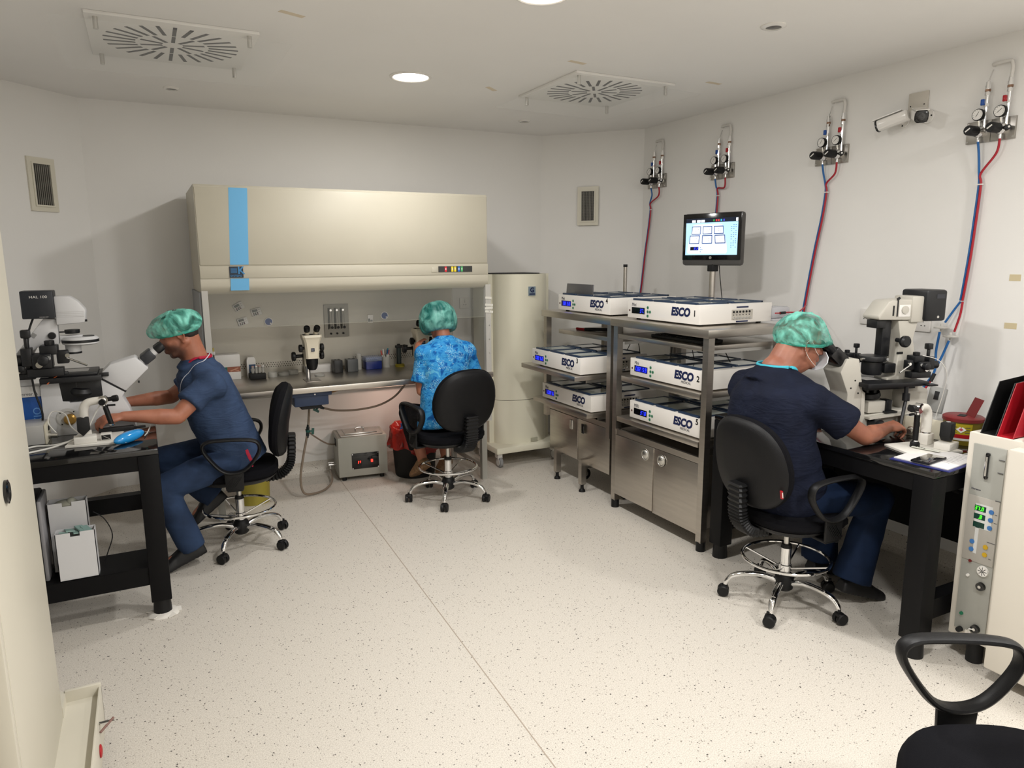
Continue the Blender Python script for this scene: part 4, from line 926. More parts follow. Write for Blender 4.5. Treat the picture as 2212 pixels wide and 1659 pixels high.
def socket(c, u, lb, wd=.146, h=.086, holes=True):
    t = thing('wall_socket', lb, 'socket', c, rot=frame((0, 0, 0), u, (0, 0, 1)).to_euler(), group='white wall sockets')
    B(WHT).box(-wd/2, wd/2, -h/2, h/2, 0, .012, .003).build('faceplate', t)
    b = B(BLKM)
    for sx in (-wd*.25, wd*.25):
        if wd < .1 and sx > 0: break
        x = sx if wd > .1 else 0
        b.box(x-.002, x+.002, .006, .014, .012, .0124); b.box(x-.013, x-.006, -.014, -.010, .012, .0124); b.box(x+.006, x+.013, -.014, -.010, .012, .0124)
    b.build('pin_holes', t, kind='stuff')
    for sx in ((-.012, .012) if wd > .1 else (.0,)): B(P('switch_white', '#dcd8d2', .4)).box(sx-.006 if wd < .1 else sx+(wd*.43-.012 if sx > 0 else -.0)-.006, (sx if wd < .1 else sx+(wd*.43-.012 if sx > 0 else -.0))+.006, .018, .036, .012, .016, .001).build('switch', t)
socket((XR, 2.355, 1.272), (0, -1, 0), 'white double wall socket to the right behind the right microscope')
socket((XR, 2.62, 1.285), (0, -1, 0), 'white wall socket to the left behind the right microscope')
socket((2.32, YB, 1.262), (1, 0, 0), 'white single socket on the back wall beside the cabinet, left one', wd=.086)
socket((2.43, YB, 1.250), (1, 0, 0), 'white single socket on the back wall beside the cabinet, right one', wd=.086)

# ================================================================== THINGS INSIDE THE FLOW CABINET
def timer(c, a, lb):
    t = thing('timer', lb, 'timer', c, rot=(frame((0, 0, 0), (1, 0, 0), (0, 0, 1)) @ Matrix.Rotation(a, 4, 'Z')).to_euler(), group='white kitchen timers')
    B(WHT).box(-.034, .034, -.026, .026, 0, .012, .004).build('case', t)
    B(P('lcd_grey', '#4a4c47', .25)).box(-.026, .010, .002, .019, .012, .0128).build('display', t)
    for i in range(3):
        for j in range(2): B(BLKM if (i+j) % 3 else P('button_maroon', '#5a1f24', .5)).cyl((-.020+i*.013, -.007-j*.010, .012), (-.020+i*.013, -.007-j*.010, .0145), .0045, n=12).build('button', t)
    b = B(P('title_grey', '#4a4a50', .5)); b.box(.015, .027, .010, .012, .012, .0124); b.box(.015, .027, -.004, -.002, .012, .0124); b.build('marking', t, kind='stuff')
YP = 5.258
timer((.571, YP, 1.303), radians(28), 'white timer stuck on the cabinet back wall, topmost and most tilted')
timer((.685, YP, 1.262), radians(14), 'white timer stuck on the cabinet back wall, nearest above the blue round magnet')
timer((.592, YP, 1.199), radians(14), 'white timer stuck on the cabinet back wall, lowest of the left three')
t = thing('timer', 'narrow white timer on the cabinet back wall beside the right round magnet', 'timer', (1.497, YP, 1.178), rot=(frame((0, 0, 0), (1, 0, 0), (0, 0, 1)) @ Matrix.Rotation(radians(-5), 4, 'Z')).to_euler(), group='white kitchen timers')
B(WHT).box(-.021, .021, -.030, .030, 0, .010, .003).build('case', t); B(P('lcd_grey', '#4a4c47', .25)).box(-.015, -.004, -.022, .002, .010, .0108).build('display', t)
for i in range(2):
    for j in range(2): B(BLKM).cyl((.004+i*.009, -.020+j*.010, .010), (.004+i*.009, -.020+j*.010, .0125), .0038, n=10).build('button', t)
for (x, z), lb in (((.764, 1.190), 'round blue and white thermometer on the cabinet back wall, left one'), ((1.609, 1.198), 'round blue and white thermometer on the cabinet back wall, right one')):
    t = thing('dial_thermometer', lb, 'thermometer', (x, YP, z), rot=frame((0, 0, 0), (1, 0, 0), (0, 0, 1)).to_euler())
    B(WHT).lathe([(0, 0), (.029, 0), (.029, .007), (.025, .008), (0, .008)], n=36).build('rim', t)
    B(P('dial_blue', '#1f3f80', .3)).lathe([(.024, .008), (.024, .0088), (0, .0088)], n=36).build('dial', t); B(WHT).cyl((.013, -.012, .0085), (.013, -.012, .0095), .0055, n=16).build('hub', t)
TZ = .812
t = thing('carton', 'white carton with green and brown printed lower part at the left of the worktop', 'box', (.46, 5.2, TZ))
b = B(WHT).box(.385, .545, 5.15, 5.245, .90, .985, .002); b.m(P('print_green', '#23705c', .5)).box(.386, .46, 5.149, 5.24, .865, .90); b.m(P('print_brown', '#9a5c46', .5)).box(.46, .544, 5.149, 5.24, .865, .90)
b.m(P('flesh_print', '#c99378', .5)).obox((.505, 5.1488, .882), (.055, .001, .008), (0, -.35, 0)).obox((.52, 5.1488, .875), (.03, .001, .006), (0, .3, 0)); b.m(WHT).box(.385, .545, 5.15, 5.245, TZ, .865, .002); b.build('box', t, **W_)
b = B(P('yellow_cap', '#c9b562', .5)).cyl((.385, 5.22, 1.0), (.385, 5.22, 1.03), .006); b.m(WHT).cyl((.385, 5.22, .985), (.385, 5.22, 1.005), .012); b.build('spout', t, **W_)
b = B(WHT).prism([(.590, TZ), (.648, TZ), (.648, .935), (.640, .955), (.598, .955), (.590, .935)], 'xz', 5.17, 5.22); b.m(P('navy_band', '#2f4a6c', .5)).box(.602, .646, 5.169, 5.171, .845, .905); b.m(WHT).box(.612, .640, 5.168, 5.17, .855, .875)
lone('small_box', b, 'small upright white box with a dark blue label beside the black tray', 'box')
lone('tray', B(BLKM).box(.595, .70, 5.08, 5.16, TZ, .85, .004), 'small black tray holding glass vials on the worktop', 'tray')
VG_ = P('vial_glass', '#c4c2bb', .08, alpha=.55)
for i, (x, y) in enumerate(((.62, 5.12), (.642, 5.115), (.664, 5.12), (.686, 5.115), (.655, 5.14))):
    b = B(VG_).cyl((x, y, .851), (x, y, .893), .0095, n=16); b.m(WHT if i % 2 else P('rose_cap', '#b9948a', .5)).cyl((x, y, .893), (x, y, .902), .0085, n=14)
    lone('vial', b, 'small glass vial standing in the black tray', 'vial', 'vials in the black tray')
CD = P('dish_clear', '#d0cec6', .08, alpha=.45)
for x, y, r, h, lb in ((.75, 5.13, .032, .035, 'clear stacked dish nearest the black tray on the worktop'), (.83, 5.17, .04, .022, 'clear flat dish in the row behind the stereo microscope'), (.90, 5.19, .036, .03, 'clear dish in front of the white box on the worktop'), (1.05, 5.02, .035, .012, 'clear patterned dish lying right of the stereo microscope column')):
    lone('clear_dish', B(CD).lathe([(0, 0), (r, 0), (r, h), (r-.003, h), (r-.003, .003), (0, .003)], c=(x, y, TZ), n=32), lb, 'dish')
lone('carton', B(WHT).box(.985, 1.175, 5.17, 5.245, TZ, .868, .002), 'low white box lying behind the stereo microscope', 'box')
def rackblock(x, y, w_, d_, h, mat, lb):
    b = B(mat).box(x-w_/2, x+w_/2, y-d_/2, y+d_/2, TZ, TZ+h, .004)
    b.m(BLKM)
    for i in range(2): b.cyl((x-w_*.2+i*w_*.4, y, TZ+h), (x-w_*.2+i*w_*.4, y, TZ+h+.0015), w_*.12, n=14)
    lone('heating_block', b, lb, 'block')
rackblock(1.20, 5.12, .062, .09, .092, P('block_black', '#191a1b', .4), 'black tube block on the worktop, left of the grey one')
rackblock(1.305, 5.12, .078, .085, .092, P('block_grey', '#4d4f50', .35), 'dark grey tube block on the worktop, right of the black one')
lone('glass_cylinder', B(CD).lathe([(0, 0), (.02, 0), (.02, .12), (.018, .12), (.018, .003), (0, .003)], c=(1.375, 5.17, TZ), n=24), 'clear upright tube between the grey block and the blue rack', 'tube')
t = thing('pipette_tip_box', 'blue box with clear lid on the worktop right of the grey block', 'box', (1.475, 5.17, TZ))
B(P('box_royal', '#16286e', .35)).box(1.415, 1.535, 5.12, 5.22, TZ, .872, .004).build('base', t, **W_); B(P('lid_clear', '#9aa6c4', .1, alpha=.45)).box(1.413, 1.537, 5.118, 5.222, .872, .905, .004).build('lid', t, **W_)
lone('pen_cup', B(CD).lathe([(0, 0), (.03, 0), (.032, .085), (.03, .085), (.028, .003), (0, .003)], c=(1.585, 5.18, TZ), n=28), 'clear cup holding marker pens on the worktop', 'cup')
for i, (dx, dy, cc, cn) in enumerate(((-.018, 0, '#c9544e', 'red'), (-.006, .012, '#e6e2dc', 'white'), (.008, -.004, '#2a7f86', 'teal'), (.016, .008, '#b0485c', 'pink'), (.002, -.014, '#27477c', 'dark blue'))):
    p = V((1.585+dx*.6, 5.18+dy*.6, TZ+.005)); q = p+V((dx*1.4, dy*1.4, .125+.008*(i % 3)))
    b = B(P('pen_body', '#d9d6cf', .4)).cyl(p, q, .0042, n=10); b.m(P('pen'+cn, cc, .4)).cyl(p+(q-p)*.72, q, .0050, n=10); lone('marker_pen', b, cn+' capped marker pen standing in the clear cup', 'pen')
t = thing('gas_burner', 'black hand-held gas torch standing on a yellow foot on the worktop', 'burner', (1.69, 5.17, TZ))
B(P('burner_yellow', '#9c8e22', .4)).lathe([(0, 0), (.036, 0), (.036, .016), (.03, .022), (0, .022)], c=(1.69, 5.17, TZ), n=28).build('foot', t, **W_)
B(P('burner_dark', '#27302e', .4)).cyl((1.685, 5.17, .834), (1.685, 5.17, .955), .0185, n=20).build('canister', t, **W_)
b = B(BLKM).box(1.66, 1.71, 5.155, 5.185, .955, .975, .004); b.cyl((1.70, 5.17, .968), (1.755, 5.17, .966), .009); b.cyl((1.685, 5.17, .975), (1.685, 5.17, .985), .012); b.build('head', t, **W_)
# stereo microscopes
SC = P('scope_cream', '#ddd4bf', .35)
def stereo(x, y, lb):
    t = thing('stereo_microscope', lb, 'microscope', (x, y, TZ), group='stereo microscopes in the flow cabinet')
    b = B(STEELD).box(-.05, .05, -.05, .09, 0, .004, .002); b.build('stage_plate', t)
    B(CHROME).cyl((-.015, .075, .006), (-.015, .075, .30), .0155, n=24).build('column', t)
    b = B(SC).box(-.045, .012, .045, .105, .10, .235, .008); b.box(-.045, -.02, .0, .08, .10, .19, .006); b.build('carriage', t)
    q = LAST[0]
    for sx in (-1, 1):
        b = B(BLK).cyl((sx*.03-.012, .07, .165), (sx*.085-.012, .07, .165), .012, n=16); b.lathe([(0, 0), (.028, 0), (.031, .004), (.031, .018), (.026, .024), (0, .024)], c=(sx*.082-.012, .07, .165), ax=(sx, 0, 0), n=28); b.build('focus_knob', q)
    def rr(z, hx, y0, y1): return [V((a, c, z)) for a, c in ((-hx, y0+.012), (-hx+.012, y0), (hx-.012, y0), (hx, y0+.012), (hx, y1-.012), (hx-.012, y1), (-hx+.012, y1), (-hx, y1-.012))]
    b = B(SC).loft([rr(.155, .042, -.042, .045), rr(.19, .044, -.046, .05), rr(.265, .050, -.052, .055), rr(.30, .062, -.066, .05), rr(.315, .064, -.055, .035)]); b.build('head', t); h_ = LAST[0]
    B(BLKM).loft([rr(.3151, .055, -.046, .026), rr(.317, .050, -.042, .022)]).build('eyepiece_well', h_)
    b = B(P('zeiss_blue', '#14223c', .3)).box(-.011, .011, -.0535, -.047, .205, .227); b.m(WHT).text('ZEISS', .0065, frame((-.0095, -.0537, .214), (1, 0, 0), (0, 0, 1))); b.build('badge', h_)
    B(BLK).lathe([(.022, .075), (.030, .085), (.036, .10), (.040, .125), (.041, .156), (0, .156)], c=(0, 0, 0), n=28).build('objective', t)
    for sx in (-1, 1):
        b = B(BLK).cyl((sx*.045, 0, .225), (sx*.062, 0, .225), .010); b.lathe([(0, 0), (.024, 0), (.026, .004), (.026, .018), (.02, .022), (0, .022)], c=(sx*.06, 0, .225), ax=(sx, 0, 0), n=24); b.build('zoom_knob', t)
        d = V((sx*.10, -.62, .78)).normalized(); p = V((sx*.026, -.012, .305))
        b = B(SC).cyl(p, p+d*.05, .0155, n=20); b.build('eyepiece_tube', t); q = LAST[0]
        b = B(BLK).lathe([(.0175, 0), (.020, .004), (.0205, .03), (.018, .036), (.013, .036), (.012, .032)], c=p+d*.048, ax=d, n=24); b.m(P('lens_glass', '#17181c', .05, coat=1)).lathe([(0, .031), (.0125, .032)], c=p+d*.048, ax=d, n=20) if False else None
        b.m(P('lens_glass', '#17181c', .05, coat=1)).cyl(p+d*.050, p+d*.0805, .0128, n=20); b.build('eyepiece', q)
    return t
stereo(.965, 4.83, 'cream stereo microscope standing free on the steel worktop')
stereo(1.755, 4.86, 'cream stereo microscope half hidden by the woman in the blue patterned top')

# ================================================================== INVERTED MICROSCOPES
MW = P('microscope_white', '#cfcfd0', .35, var=.01); MK = P('microscope_black', '#141518', .4); MC2 = P('microscope_cream', '#bdb9af', .38, var=.01)
def manipulator(t, c, sy, big=1.0):
    # three-axis coarse manipulator: stacked drive blocks, knobs and a capillary holder
    b = B(MK); M0 = Matrix.Translation(V(c)) @ Matrix.Diagonal((big, big*sy, big, 1)); b.M = M0
    b.box(-.045, .045, -.02, .02, -.055, -.03, .003); b.box(-.03, .02, -.028, .028, -.03, .012, .004); b.box(-.055, -.028, -.022, .022, -.022, .03, .003); b.box(-.01, .035, -.018, .03, .008, .035, .004)
    b.box(.03, .06, -.012, .014, -.02, .018, .003); b.build('micromanipulator', t); q = LAST[0]
    for p, d, r, l in (((-.055, 0, -.005), (-1, 0, 0), .015, .03), ((.0, -.028, -.005), (0, -1, 0), .013, .022), ((-.04, 0, .03), (0, 0, 1), .006, .03), ((.015, 0, .035), (0, 0, 1), .012, .014)):
        k = B(MK); k.M = M0; k.lathe([(0, 0), (r, 0), (r*1.08, l*.2), (r*1.08, l*.9), (r*.8, l), (0, l)], c=p, ax=d, n=18)
        if l == .03 and r < .01: k.box(-.052, -.028, -.012, .012, .058, .082, .004)
        k.build('knob', q)
    k = B(CHROME); k.M = M0; k.cyl((.055, -.012, -.004), (.105, -.022, -.028), .003, n=8); k.cyl((.058, -.014, .004), (.058, -.022, .004), .006, n=10); k.build('holder', q); k = B(CHROME); k.M = M0; k.lathe([(.009, 0), (.009, .004), (0, .004)], c=(-.012, -.0285, -.018), ax=(0, -1, 0), n=14); k.m(P('pale_dial', '#9a9a98', .4)).lathe([(.006, 0), (.006, .003), (0, .003)], c=(.012, -.0285, .0), ax=(0, -1, 0), n=14); k.build('dials', q, kind='stuff')
t = thing('inverted_microscope', 'white and black inverted microscope on the left black table', 'microscope', (-.262, 4.0, .795))
b = B(P('lamphouse_dark', '#23262c', .4)).box(-.247, -.118, -.07, .055, .562, .690, .005); b.m(WHT).text('HAL 100', .017, frame((-.212, -.0705, .657), (1, 0, 0), (0, 0, 1)), sx=1.15); b.text('WARNING HOT', .005, frame((-.18, -.0705, .568), (1, 0, 0), (0, 0, 1))); b.build('lamp_housing', t)
b = B(MW).prism([(-.118, .528), (.0, .536), (.006, .595), (-.022, .636), (-.055, .662), (-.118, .664)], 'xz', -.055, .045, .007); b.m(BLKM).box(-.001, .008, -.054, -.044, .540, .550); b.m(P('groove', '#b5b4b2', .5))
for z in (.565, .572, .581, .588): b.box(-.114, -.002, -.0557, -.0545, z, z+.0012)
b.build('illuminator_head', t)
b = B(MW).prism([(-.120, .555), (-.116, .528), (-.119, .435), (-.21, .425), (-.245, .36), (-.245, .246), (-.345, .246), (-.345, .35), (-.29, .405), (-.17, .56)], 'xz', -.03, .03, .004); b.m(P('pale_dial', '#9a9a98', .4)).prism([(-.215, .468), (-.202, .485), (-.216, .497), (-.229, .480)], 'xz', -.0308, -.03)
b.m(MK).lathe([(0, 0), (.017, 0), (.015, .01), (0, .01)], c=(-.143, -.031, .478), ax=(0, -1, 0), n=24); b.build('pillar', t)
b = B(MW).box(-.115, -.02, -.018, .018, .446, .475, .004); b.m(MK).lathe([(0, .483), (.030, .483), (.032, .487), (.032, .501), (0, .503)], c=(-.062, 0, 0), n=28); b.box(-.115, -.09, -.01, .01, .488, .494)
b.m(MW).lathe([(0, .428), (.068, .428), (.078, .434), (.078, .457), (.068, .466), (0, .468)], c=(-.032, 0, 0), n=40); b.m(MK).lathe([(.0775, .440), (.0788, .440), (.0788, .453), (.0775, .453)], c=(-.032, 0, 0), n=40); b.lathe([(.028, .466), (.028, .4695), (0, .4695)], c=(.0, 0, 0), n=24)
b.m(MW).lathe([(0, .385), (.033, .385), (.034, .43), (0, .43)], c=(-.065, 0, 0), n=32); b.m(MK).lathe([(.034, .386), (.0345, .390), (.0345, .393), (.034, .395)], c=(-.065, 0, 0), n=32); b.build('condenser', t)
b = B(MK).box(-.205, .045, -.125, .12, .262, .288, .003); b.box(-.17, .03, -.105, .10, .288, .302, .003); b.m(P('stage_glass', '#6c6b68', .15)).box(-.12, -.01, -.05, .05, .302, .3035); b.m(MK).box(.035, .075, -.09, .09, .275, .292, .002); b.m(P('orange_wire', '#c8622c', .4)).tube([(-.175, -.126, .262), (-.15, -.115, .285), (-.12, -.09, .303), (-.10, -.08, .304)], .0025, 6); b.build('stage', t)
b = B(MW).prism([(.044, .262), (.044, .291), (.082, .328), (.194, .358), (.250, .298), (.140, .192)], 'xz', -.065, .06, .006); b.m(BLKM).prism([(.040, .258), (.044, .262), (.142, .190), (.138, .186)], 'xz', -.0655, .0605); b.build('binocular_body', t)
b = B(MW).prism([(-.212, .0), (-.212, .245), (-.195, .256), (-.135, .256), (-.128, .165), (-.103, .162), (-.10, .155), (.026, .158), (.028, .172), (.040, .172), (.038, .258), (.136, .188), (.122, .166), (.150, .10), (.172, .0)], 'xz', -.065, .06, .003)
b.build('stand', t)
b = B(MK).box(-.14, .045, -.06, .058, .165, .262, .002); b.build('nosepiece_bay', t); q = LAST[0]
b = B(MK).lathe([(0, 0), (.055, 0), (.06, .012), (.05, .03), (0, .034)], c=(-.05, -.02, .20), ax=(.15, -.25, 1), n=28)
for a in (0.4, 1.6, 2.8, 4.2, 5.4): b.m(CHROME if a in (.4, 5.4) else MK).cyl((-.05+.035*cos(a), -.02+.035*sin(a), .228), (-.05+.038*cos(a), -.02+.038*sin(a), .262), .011, .008, 14)
b.build('objective_turret', q)
b = B(P('port_grey', '#bdbcb9', .4)).lathe([(.046, 0), (.046, .003), (.032, .004), (.030, -.002)], c=(-.115, -.066, .085), ax=(0, -1, 0), n=36); b.m(P('brass_knob', '#b08a45', .35, metal=.6)).lathe([(.0, 0), (.026, 0), (.026, .02), (.018, .03), (0, .03)], c=(-.105, -.064, .078), ax=(0, -1, 0), n=24)
b.m(MK); 
for a in (.8, 2.4, 4.0): b.cyl((-.115+.039*cos(a), -.0695, .085+.039*sin(a)), (-.115+.039*cos(a), -.0705, .085+.039*sin(a)), .0035, n=8)
b.build('side_port', t)
for sy in (-1, 1):
    d = V((.80, 0, .60)).normalized(); p = V((.212, sy*.030, .322))
    b = B(MW).cyl(p-d*.02, p+d*.105, .0185, n=24); b.build('eyepiece_tube', t); q = LAST[0]
    b = B(MK).lathe([(.020, 0), (.0225, .005), (.0225, .03), (.019, .042), (.013, .042), (.012, .038), (0, .038)], c=p+d*.095, ax=d, n=24); b.build('eyepiece', q)
b = B(P('sleeve_dark', '#2b2d32', .45)); b.M = Matrix.Translation((.250, 0, .350)) @ Matrix.Rotation(radians(-37), 4, 'Y'); b.box(-.030, .030, -.056, .056, -.026, .026, .008); b.build('interpupillary_body', t)
b = B(MK).box(.196, .204, -.05, -.04, .226, .236); b.build('slider', t)
b = B(P('case_white', '#d5d4d2', .4)).box(-.345, -.214, -.045, .045, .195, .246, .003); b.m(P('case_blue', '#0f4a94', .4)).box(-.345, -.214, -.045, .045, .0, .195, .003)
b.m(P('ink_grey', '#55585c', .5)).text('Observer.A', .022, frame((-.330, -.0455, .203), (1, 0, 0), (0, 0, 1))); b.m(P('ink_pale_blue', '#5f90c8', .5)).text('AXIO', .045, frame((-.222, -.0455, .035), (0, 0, 1), (-1, 0, 0))); b.build('rear_cover', t, label='blue and white rear cover with AXIO lettering')
manipulator(t, (-.175, -.095, .385), 1, 1.6); manipulator(t, (-.27, -.07, .345), 1, 1.1)
b = B(MK).box(-.295, -.235, -.10, -.06, .33, .39, .004); b.cyl((-.295, -.08, .352), (-.32, -.08, .352), .015, n=16); b.box(-.26, -.09, -.10, -.07, .292, .312, .003); b.build('manipulator_bracket', t)
b = B(BLKM).tube([(-.21, -.03, .562), (-.232, -.04, .50), (-.24, -.06, .42), (-.236, -.085, .33), (-.23, -.10, .23), (-.21, -.10, .12), (-.225, -.09, .05)], .0045, 8); b.build('lamp_cable', t)

t = thing('inverted_microscope', 'cream inverted microscope with a black lamp housing on the right black table', 'microscope', (3.06, 2.17, .795), radians(165))
b = B(MK).box(-.285, -.17, -.085, .075, .525, .670, .012); b.m(P('vent_dark', '#33343a', .6)).box(-.27, -.225, .0745, .076, .63, .65); b.m(ALU).cyl((-.24, .075, .545), (-.24, .077, .545), .006, n=12); b.build('lamp_housing', t)
b = B(MC2).prism([(-.17, .53), (.055, .535), (.062, .552), (.012, .618), (-.005, .625), (-.095, .628), (-.17, .63)], 'xz', -.055, .055, .007); b.box(-.185, -.11, -.06, .06, .52, .642, .008); b.m(BLKM).box(-.02, -.012, .055, .0565, .553, .60); b.m(WHT).box(-.105, -.045, .055, .057, .548, .603, .001); b.m(MK).box(-.038, -.033, .056, .059, .55, .635); b.obox((-.036, .057, .632), (.016, .006, .010), (0, .5, 0))
b.m(MC2).lathe([(.018, 0), (.018, .006), (0, .008)], c=(-.075, .057, .58), ax=(0, 1, 0), n=20); b.build('illuminator_head', t)
b = B(MC2).prism([(-.055, .53), (-.075, .44), (-.065, .27), (-.02, .26), (-.02, .225), (-.19, .225), (-.19, .27), (-.145, .44), (-.165, .53)], 'xz', -.045, .045, .006); b.m(BLKM).box(-.095, -.06, .0452, .0458, .372, .383); b.build('pillar', t)
b = B(MK).box(.0, .05, -.035, .035, .495, .533, .003); b.box(-.04, .006, -.022, .022, .36, .53, .003); b.lathe([(0, .335), (.045, .335), (.062, .342), (.064, .352), (.06, .364), (.03, .368), (0, .368)], c=(.03, 0, 0), n=36); b.lathe([(0, .275), (.042, .275), (.046, .285), (.046, .335), (0, .335)], c=(.03, 0, 0), n=32); b.box(-.06, .0, -.03, .05, .285, .33, .004)
b.m(P('pale_dial', '#9a9a98', .4)).lathe([(.007, 0), (.007, .003), (0, .003)], c=(.0, .062, .352), ax=(-.3, 1, 0), n=14); b.m(ALU).cyl((.09, .02, .352), (.11, .025, .352), .006, n=10); b.build('condenser', t)
b = B(MK).cyl((-.055, .045, .44), (-.055, .10, .438), .010, n=16); b.lathe([(0, 0), (.022, 0), (.027, .008), (.027, .020), (.02, .028), (0, .028)], c=(-.055, .085, .438), ax=(0, 1, 0), n=28); b.build('condenser_focus_knob', t)
b = B(MK).box(-.18, .145, -.13, .13, .232, .252, .003); b.box(-.14, .125, -.09, .09, .215, .232, .002); b.m(P('stage_glass', '#6c6b68', .15)).box(.01, .08, -.045, .03, .252, .2535); b.m(MK).box(-.20, -.15, .12, .16, .235, .242, .001); b.build('stage', t)
b = B(MK).cyl((-.07, .115, .232), (-.068, .120, .17), .009, n=12); b.cyl((-.068, .12, .20), (-.066, .122, .165), .016, n=16); b.cyl((-.066, .122, .17), (.0, .175, .035), .0075, n=12); b.cyl((.0, .175, .045), (.005, .178, .03), .012, n=14); b.build('stage_drive_rod', t)
b = B(MC2).prism([(.115, .0), (.118, .205), (.128, .26), (.15, .36), (.215, .362), (.245, .30), (.20, .20), (.20, .10), (.235, .0)], 'xz', -.065, .065, .006); b.m(BLKM)
for x, z in ((.165, .26), (.145, .20), (.185, .225)): b.cyl((x, .065, z), (x, .0665, z), .004, n=8)
b.build('binocular_body', t)
b = B(MC2).prism([(-.24, .0), (-.24, .07), (-.235, .20), (-.185, .225), (-.13, .225), (-.12, .175), (-.125, .11), (.10, .09), (.105, .20), (.13, .215), (.14, .0)], 'xz', -.075, .065, .004); b.prism([(-.12, .105), (.10, .088), (.10, .078), (-.12, .095)], 'xz', .06, .10); b.box(-.05, .08, .0, .06, .10, .155, .003); b.box(-.13, .12, -.06, -.03, .07, .225)
b.m(BLKM).box(-.19, -.185, .065, .0665, .12, .128).box(-.178, -.173, .065, .0665, .12, .128); b.cyl((-.20, .065, .095), (-.20, .067, .095), .005, n=10); b.build('stand', t)
b = B(MK).lathe([(0, 0), (.045, 0), (.05, .01), (.045, .028), (0, .032)], c=(.03, .0, .165), ax=(.2, .15, 1), n=28)
for a in (0.5, 1.7, 2.9, 4.1, 5.3): b.cyl((.03+.028*cos(a), .028*sin(a), .19), (.03+.03*cos(a), .03*sin(a), .222), .010, .008, 12)
b.box(-.04, -.01, .02, .07, .10, .16, .003); b.box(-.06, .0, .03, .085, .10, .108, .001); b.build('objective_turret', t)
b = B(MK).cyl((.06, .065, .055), (.06, .12, .055), .026, n=28); b.cyl((.06, .12, .055), (.06, .145, .055), .019, n=24); b.m(P('pale_dial', '#9a9a98', .4)).lathe([(.0265, 0), (.0265, .003)], c=(.06, .118, .055), ax=(0, 1, 0), n=24) if False else None; b.build('focus_knob', t)
d = V((.70, 0, .71)).normalized()
b = B(P('cover_black', '#121214', .25)); b.M = Matrix.Translation((.235, 0, .365)) @ Matrix.Rotation(radians(-42), 4, 'Y'); b.box(-.045, .05, -.052, .052, -.032, .032, .015); b.build('interpupillary_body', t)
for sy in (-1, 1):
    p = V((.262, sy*.030, .392)); b = B(MK).cyl(p-d*.01, p+d*.03, .018, .020, 24); b.lathe([(.0205, .0), (.0215, .012), (.018, .022), (.013, .022), (.012, .018), (0, .018)], c=p+d*.03, ax=d, n=24); b.build('eyepiece', t)
manipulator(t, (-.12, .12, .335), -1, 1.15); manipulator(t, (.07, -.11, .335), 1, .9)
b = B(P('white_cable', '#cfcdc7', .4)).tube([(-.10, .16, .38), (-.16, .19, .36), (-.20, .20, .30), (-.21, .18, .20), (-.20, .16, .08), (-.22, .14, .01)], .0018, 6); b.build('tubing', t)

# ================================================================== MICROINJECTOR STANDS
def injector(x, y, z, rz, lb, left=True):
    t = thing('microinjector', lb, 'microinjector', (x, y, z), rz)
    IW = P('injector_white', '#dedad1', .3)
    b = B(IW); b.box(-.03, .03, -.025, .025, 0, .048, .004) if not left else b.lathe([(0, 0), (.026, 0), (.024, .03), (0, .03)], n=24); b.build('base', t)
    b = B(CHROME).cyl((0, 0, .03), (0, 0, .065), .02, n=24); b.build('collar', t)
    b = B(IW).tube([(0, 0, .055), (0, 0, .11), (.006, 0, .145), (.028, 0, .165), (.075, 0, .170)], lambda u: (.022-.006*u, .022-.004*u), 16); b.build('arm', t)
    b = B(CHROME).cyl((.085, -.012, .170), (.085, .012, .170), .022, n=28); b.lathe([(.014, 0), (.014, .006), (.008, .01), (0, .01)], c=(.085, -.012, .170), ax=(0, -1, 0), n=24); b.cyl((.085, 0, .15), (.088, 0, .135), .010); b.build('joint', t)
    b = B(BLK).lathe([(.0, 0), (.010, 0), (.010, .018), (.014, .02), (.0155, .026), (.0155, .042), (.012, .046), (0, .046)], c=(.103, 0, .172), ax=(1, 0, .08), n=24); b.build('coarse_knob', t)
    b = B(BLK).cyl((.085, -.02, .165), (.085, -.04, .165), .014, n=20); b.obox((.118, -.01, .145), (.035, .008, .008)); b.build('lock_lever', t)
    e = V((.112, -.005, .045) if left else (.088, 0, .020))
    b = B(BLK).cyl((.090, 0, .142), e, .0115, n=20); b.m(CHROME).cyl(e+V((0, 0, .01)), e+V((0, 0, .004)), .0135, n=20)
    b.m(BLK).lathe([(.012, .0), (.019, -.008), (.02, -.028), (.017, -.034), (0, -.034)], c=e+V((0, 0, .006 if not left else .0)), n=20) if not left else None; b.build('joystick', t)
    b = B(P('white_cable', '#cfcdc7', .4)).tube([(.075, -.01, .155), (.05, -.02, .11), (.025, -.03, .06), (.02, -.03, .03)], .003, 8); b.build('tubing', t)
BRD = P('board_white', '#dedbd3', .3)
b = B(BRD).prism([(-.374, 3.647), (-.174, 3.621), (-.140, 3.90), (-.335, 3.925)], 'xy', .796, .806, .001); lone('base_board', b, 'white base board of the injector on the left black table', 'board')
injector(-.300, 3.80, .806, radians(-6), 'white injector arm with black joystick on the left black table')
b = B(BRD).prism([(2.790, 1.80), (2.842, 1.95), (3.08, 1.90), (3.03, 1.72)], 'xy', .796, .806, .001); lone('base_board', b, 'white base board of the injector on the right black table', 'board')
injector(3.00, 1.87, .806, radians(188), 'white injector arm with black joystick on the right black table', False)
def joybox(x, y, z, rz, lb):
    t = thing('valve_controller', lb, 'controller', (x, y, z), rz); b = B(BRD).box(-.045, .045, -.032, .032, 0, .030, .003); b.build('box', t)
    b = B(BLKM).prism([(-.006, .032), (-.028, .058), (-.026, .115), (.022, .115), (.024, .062)], 'xz', -.022, .022, .004); b.m(CHROME).cyl((0, 0, .115), (0, 0, .118), .009, n=14); b.build('joystick', t)
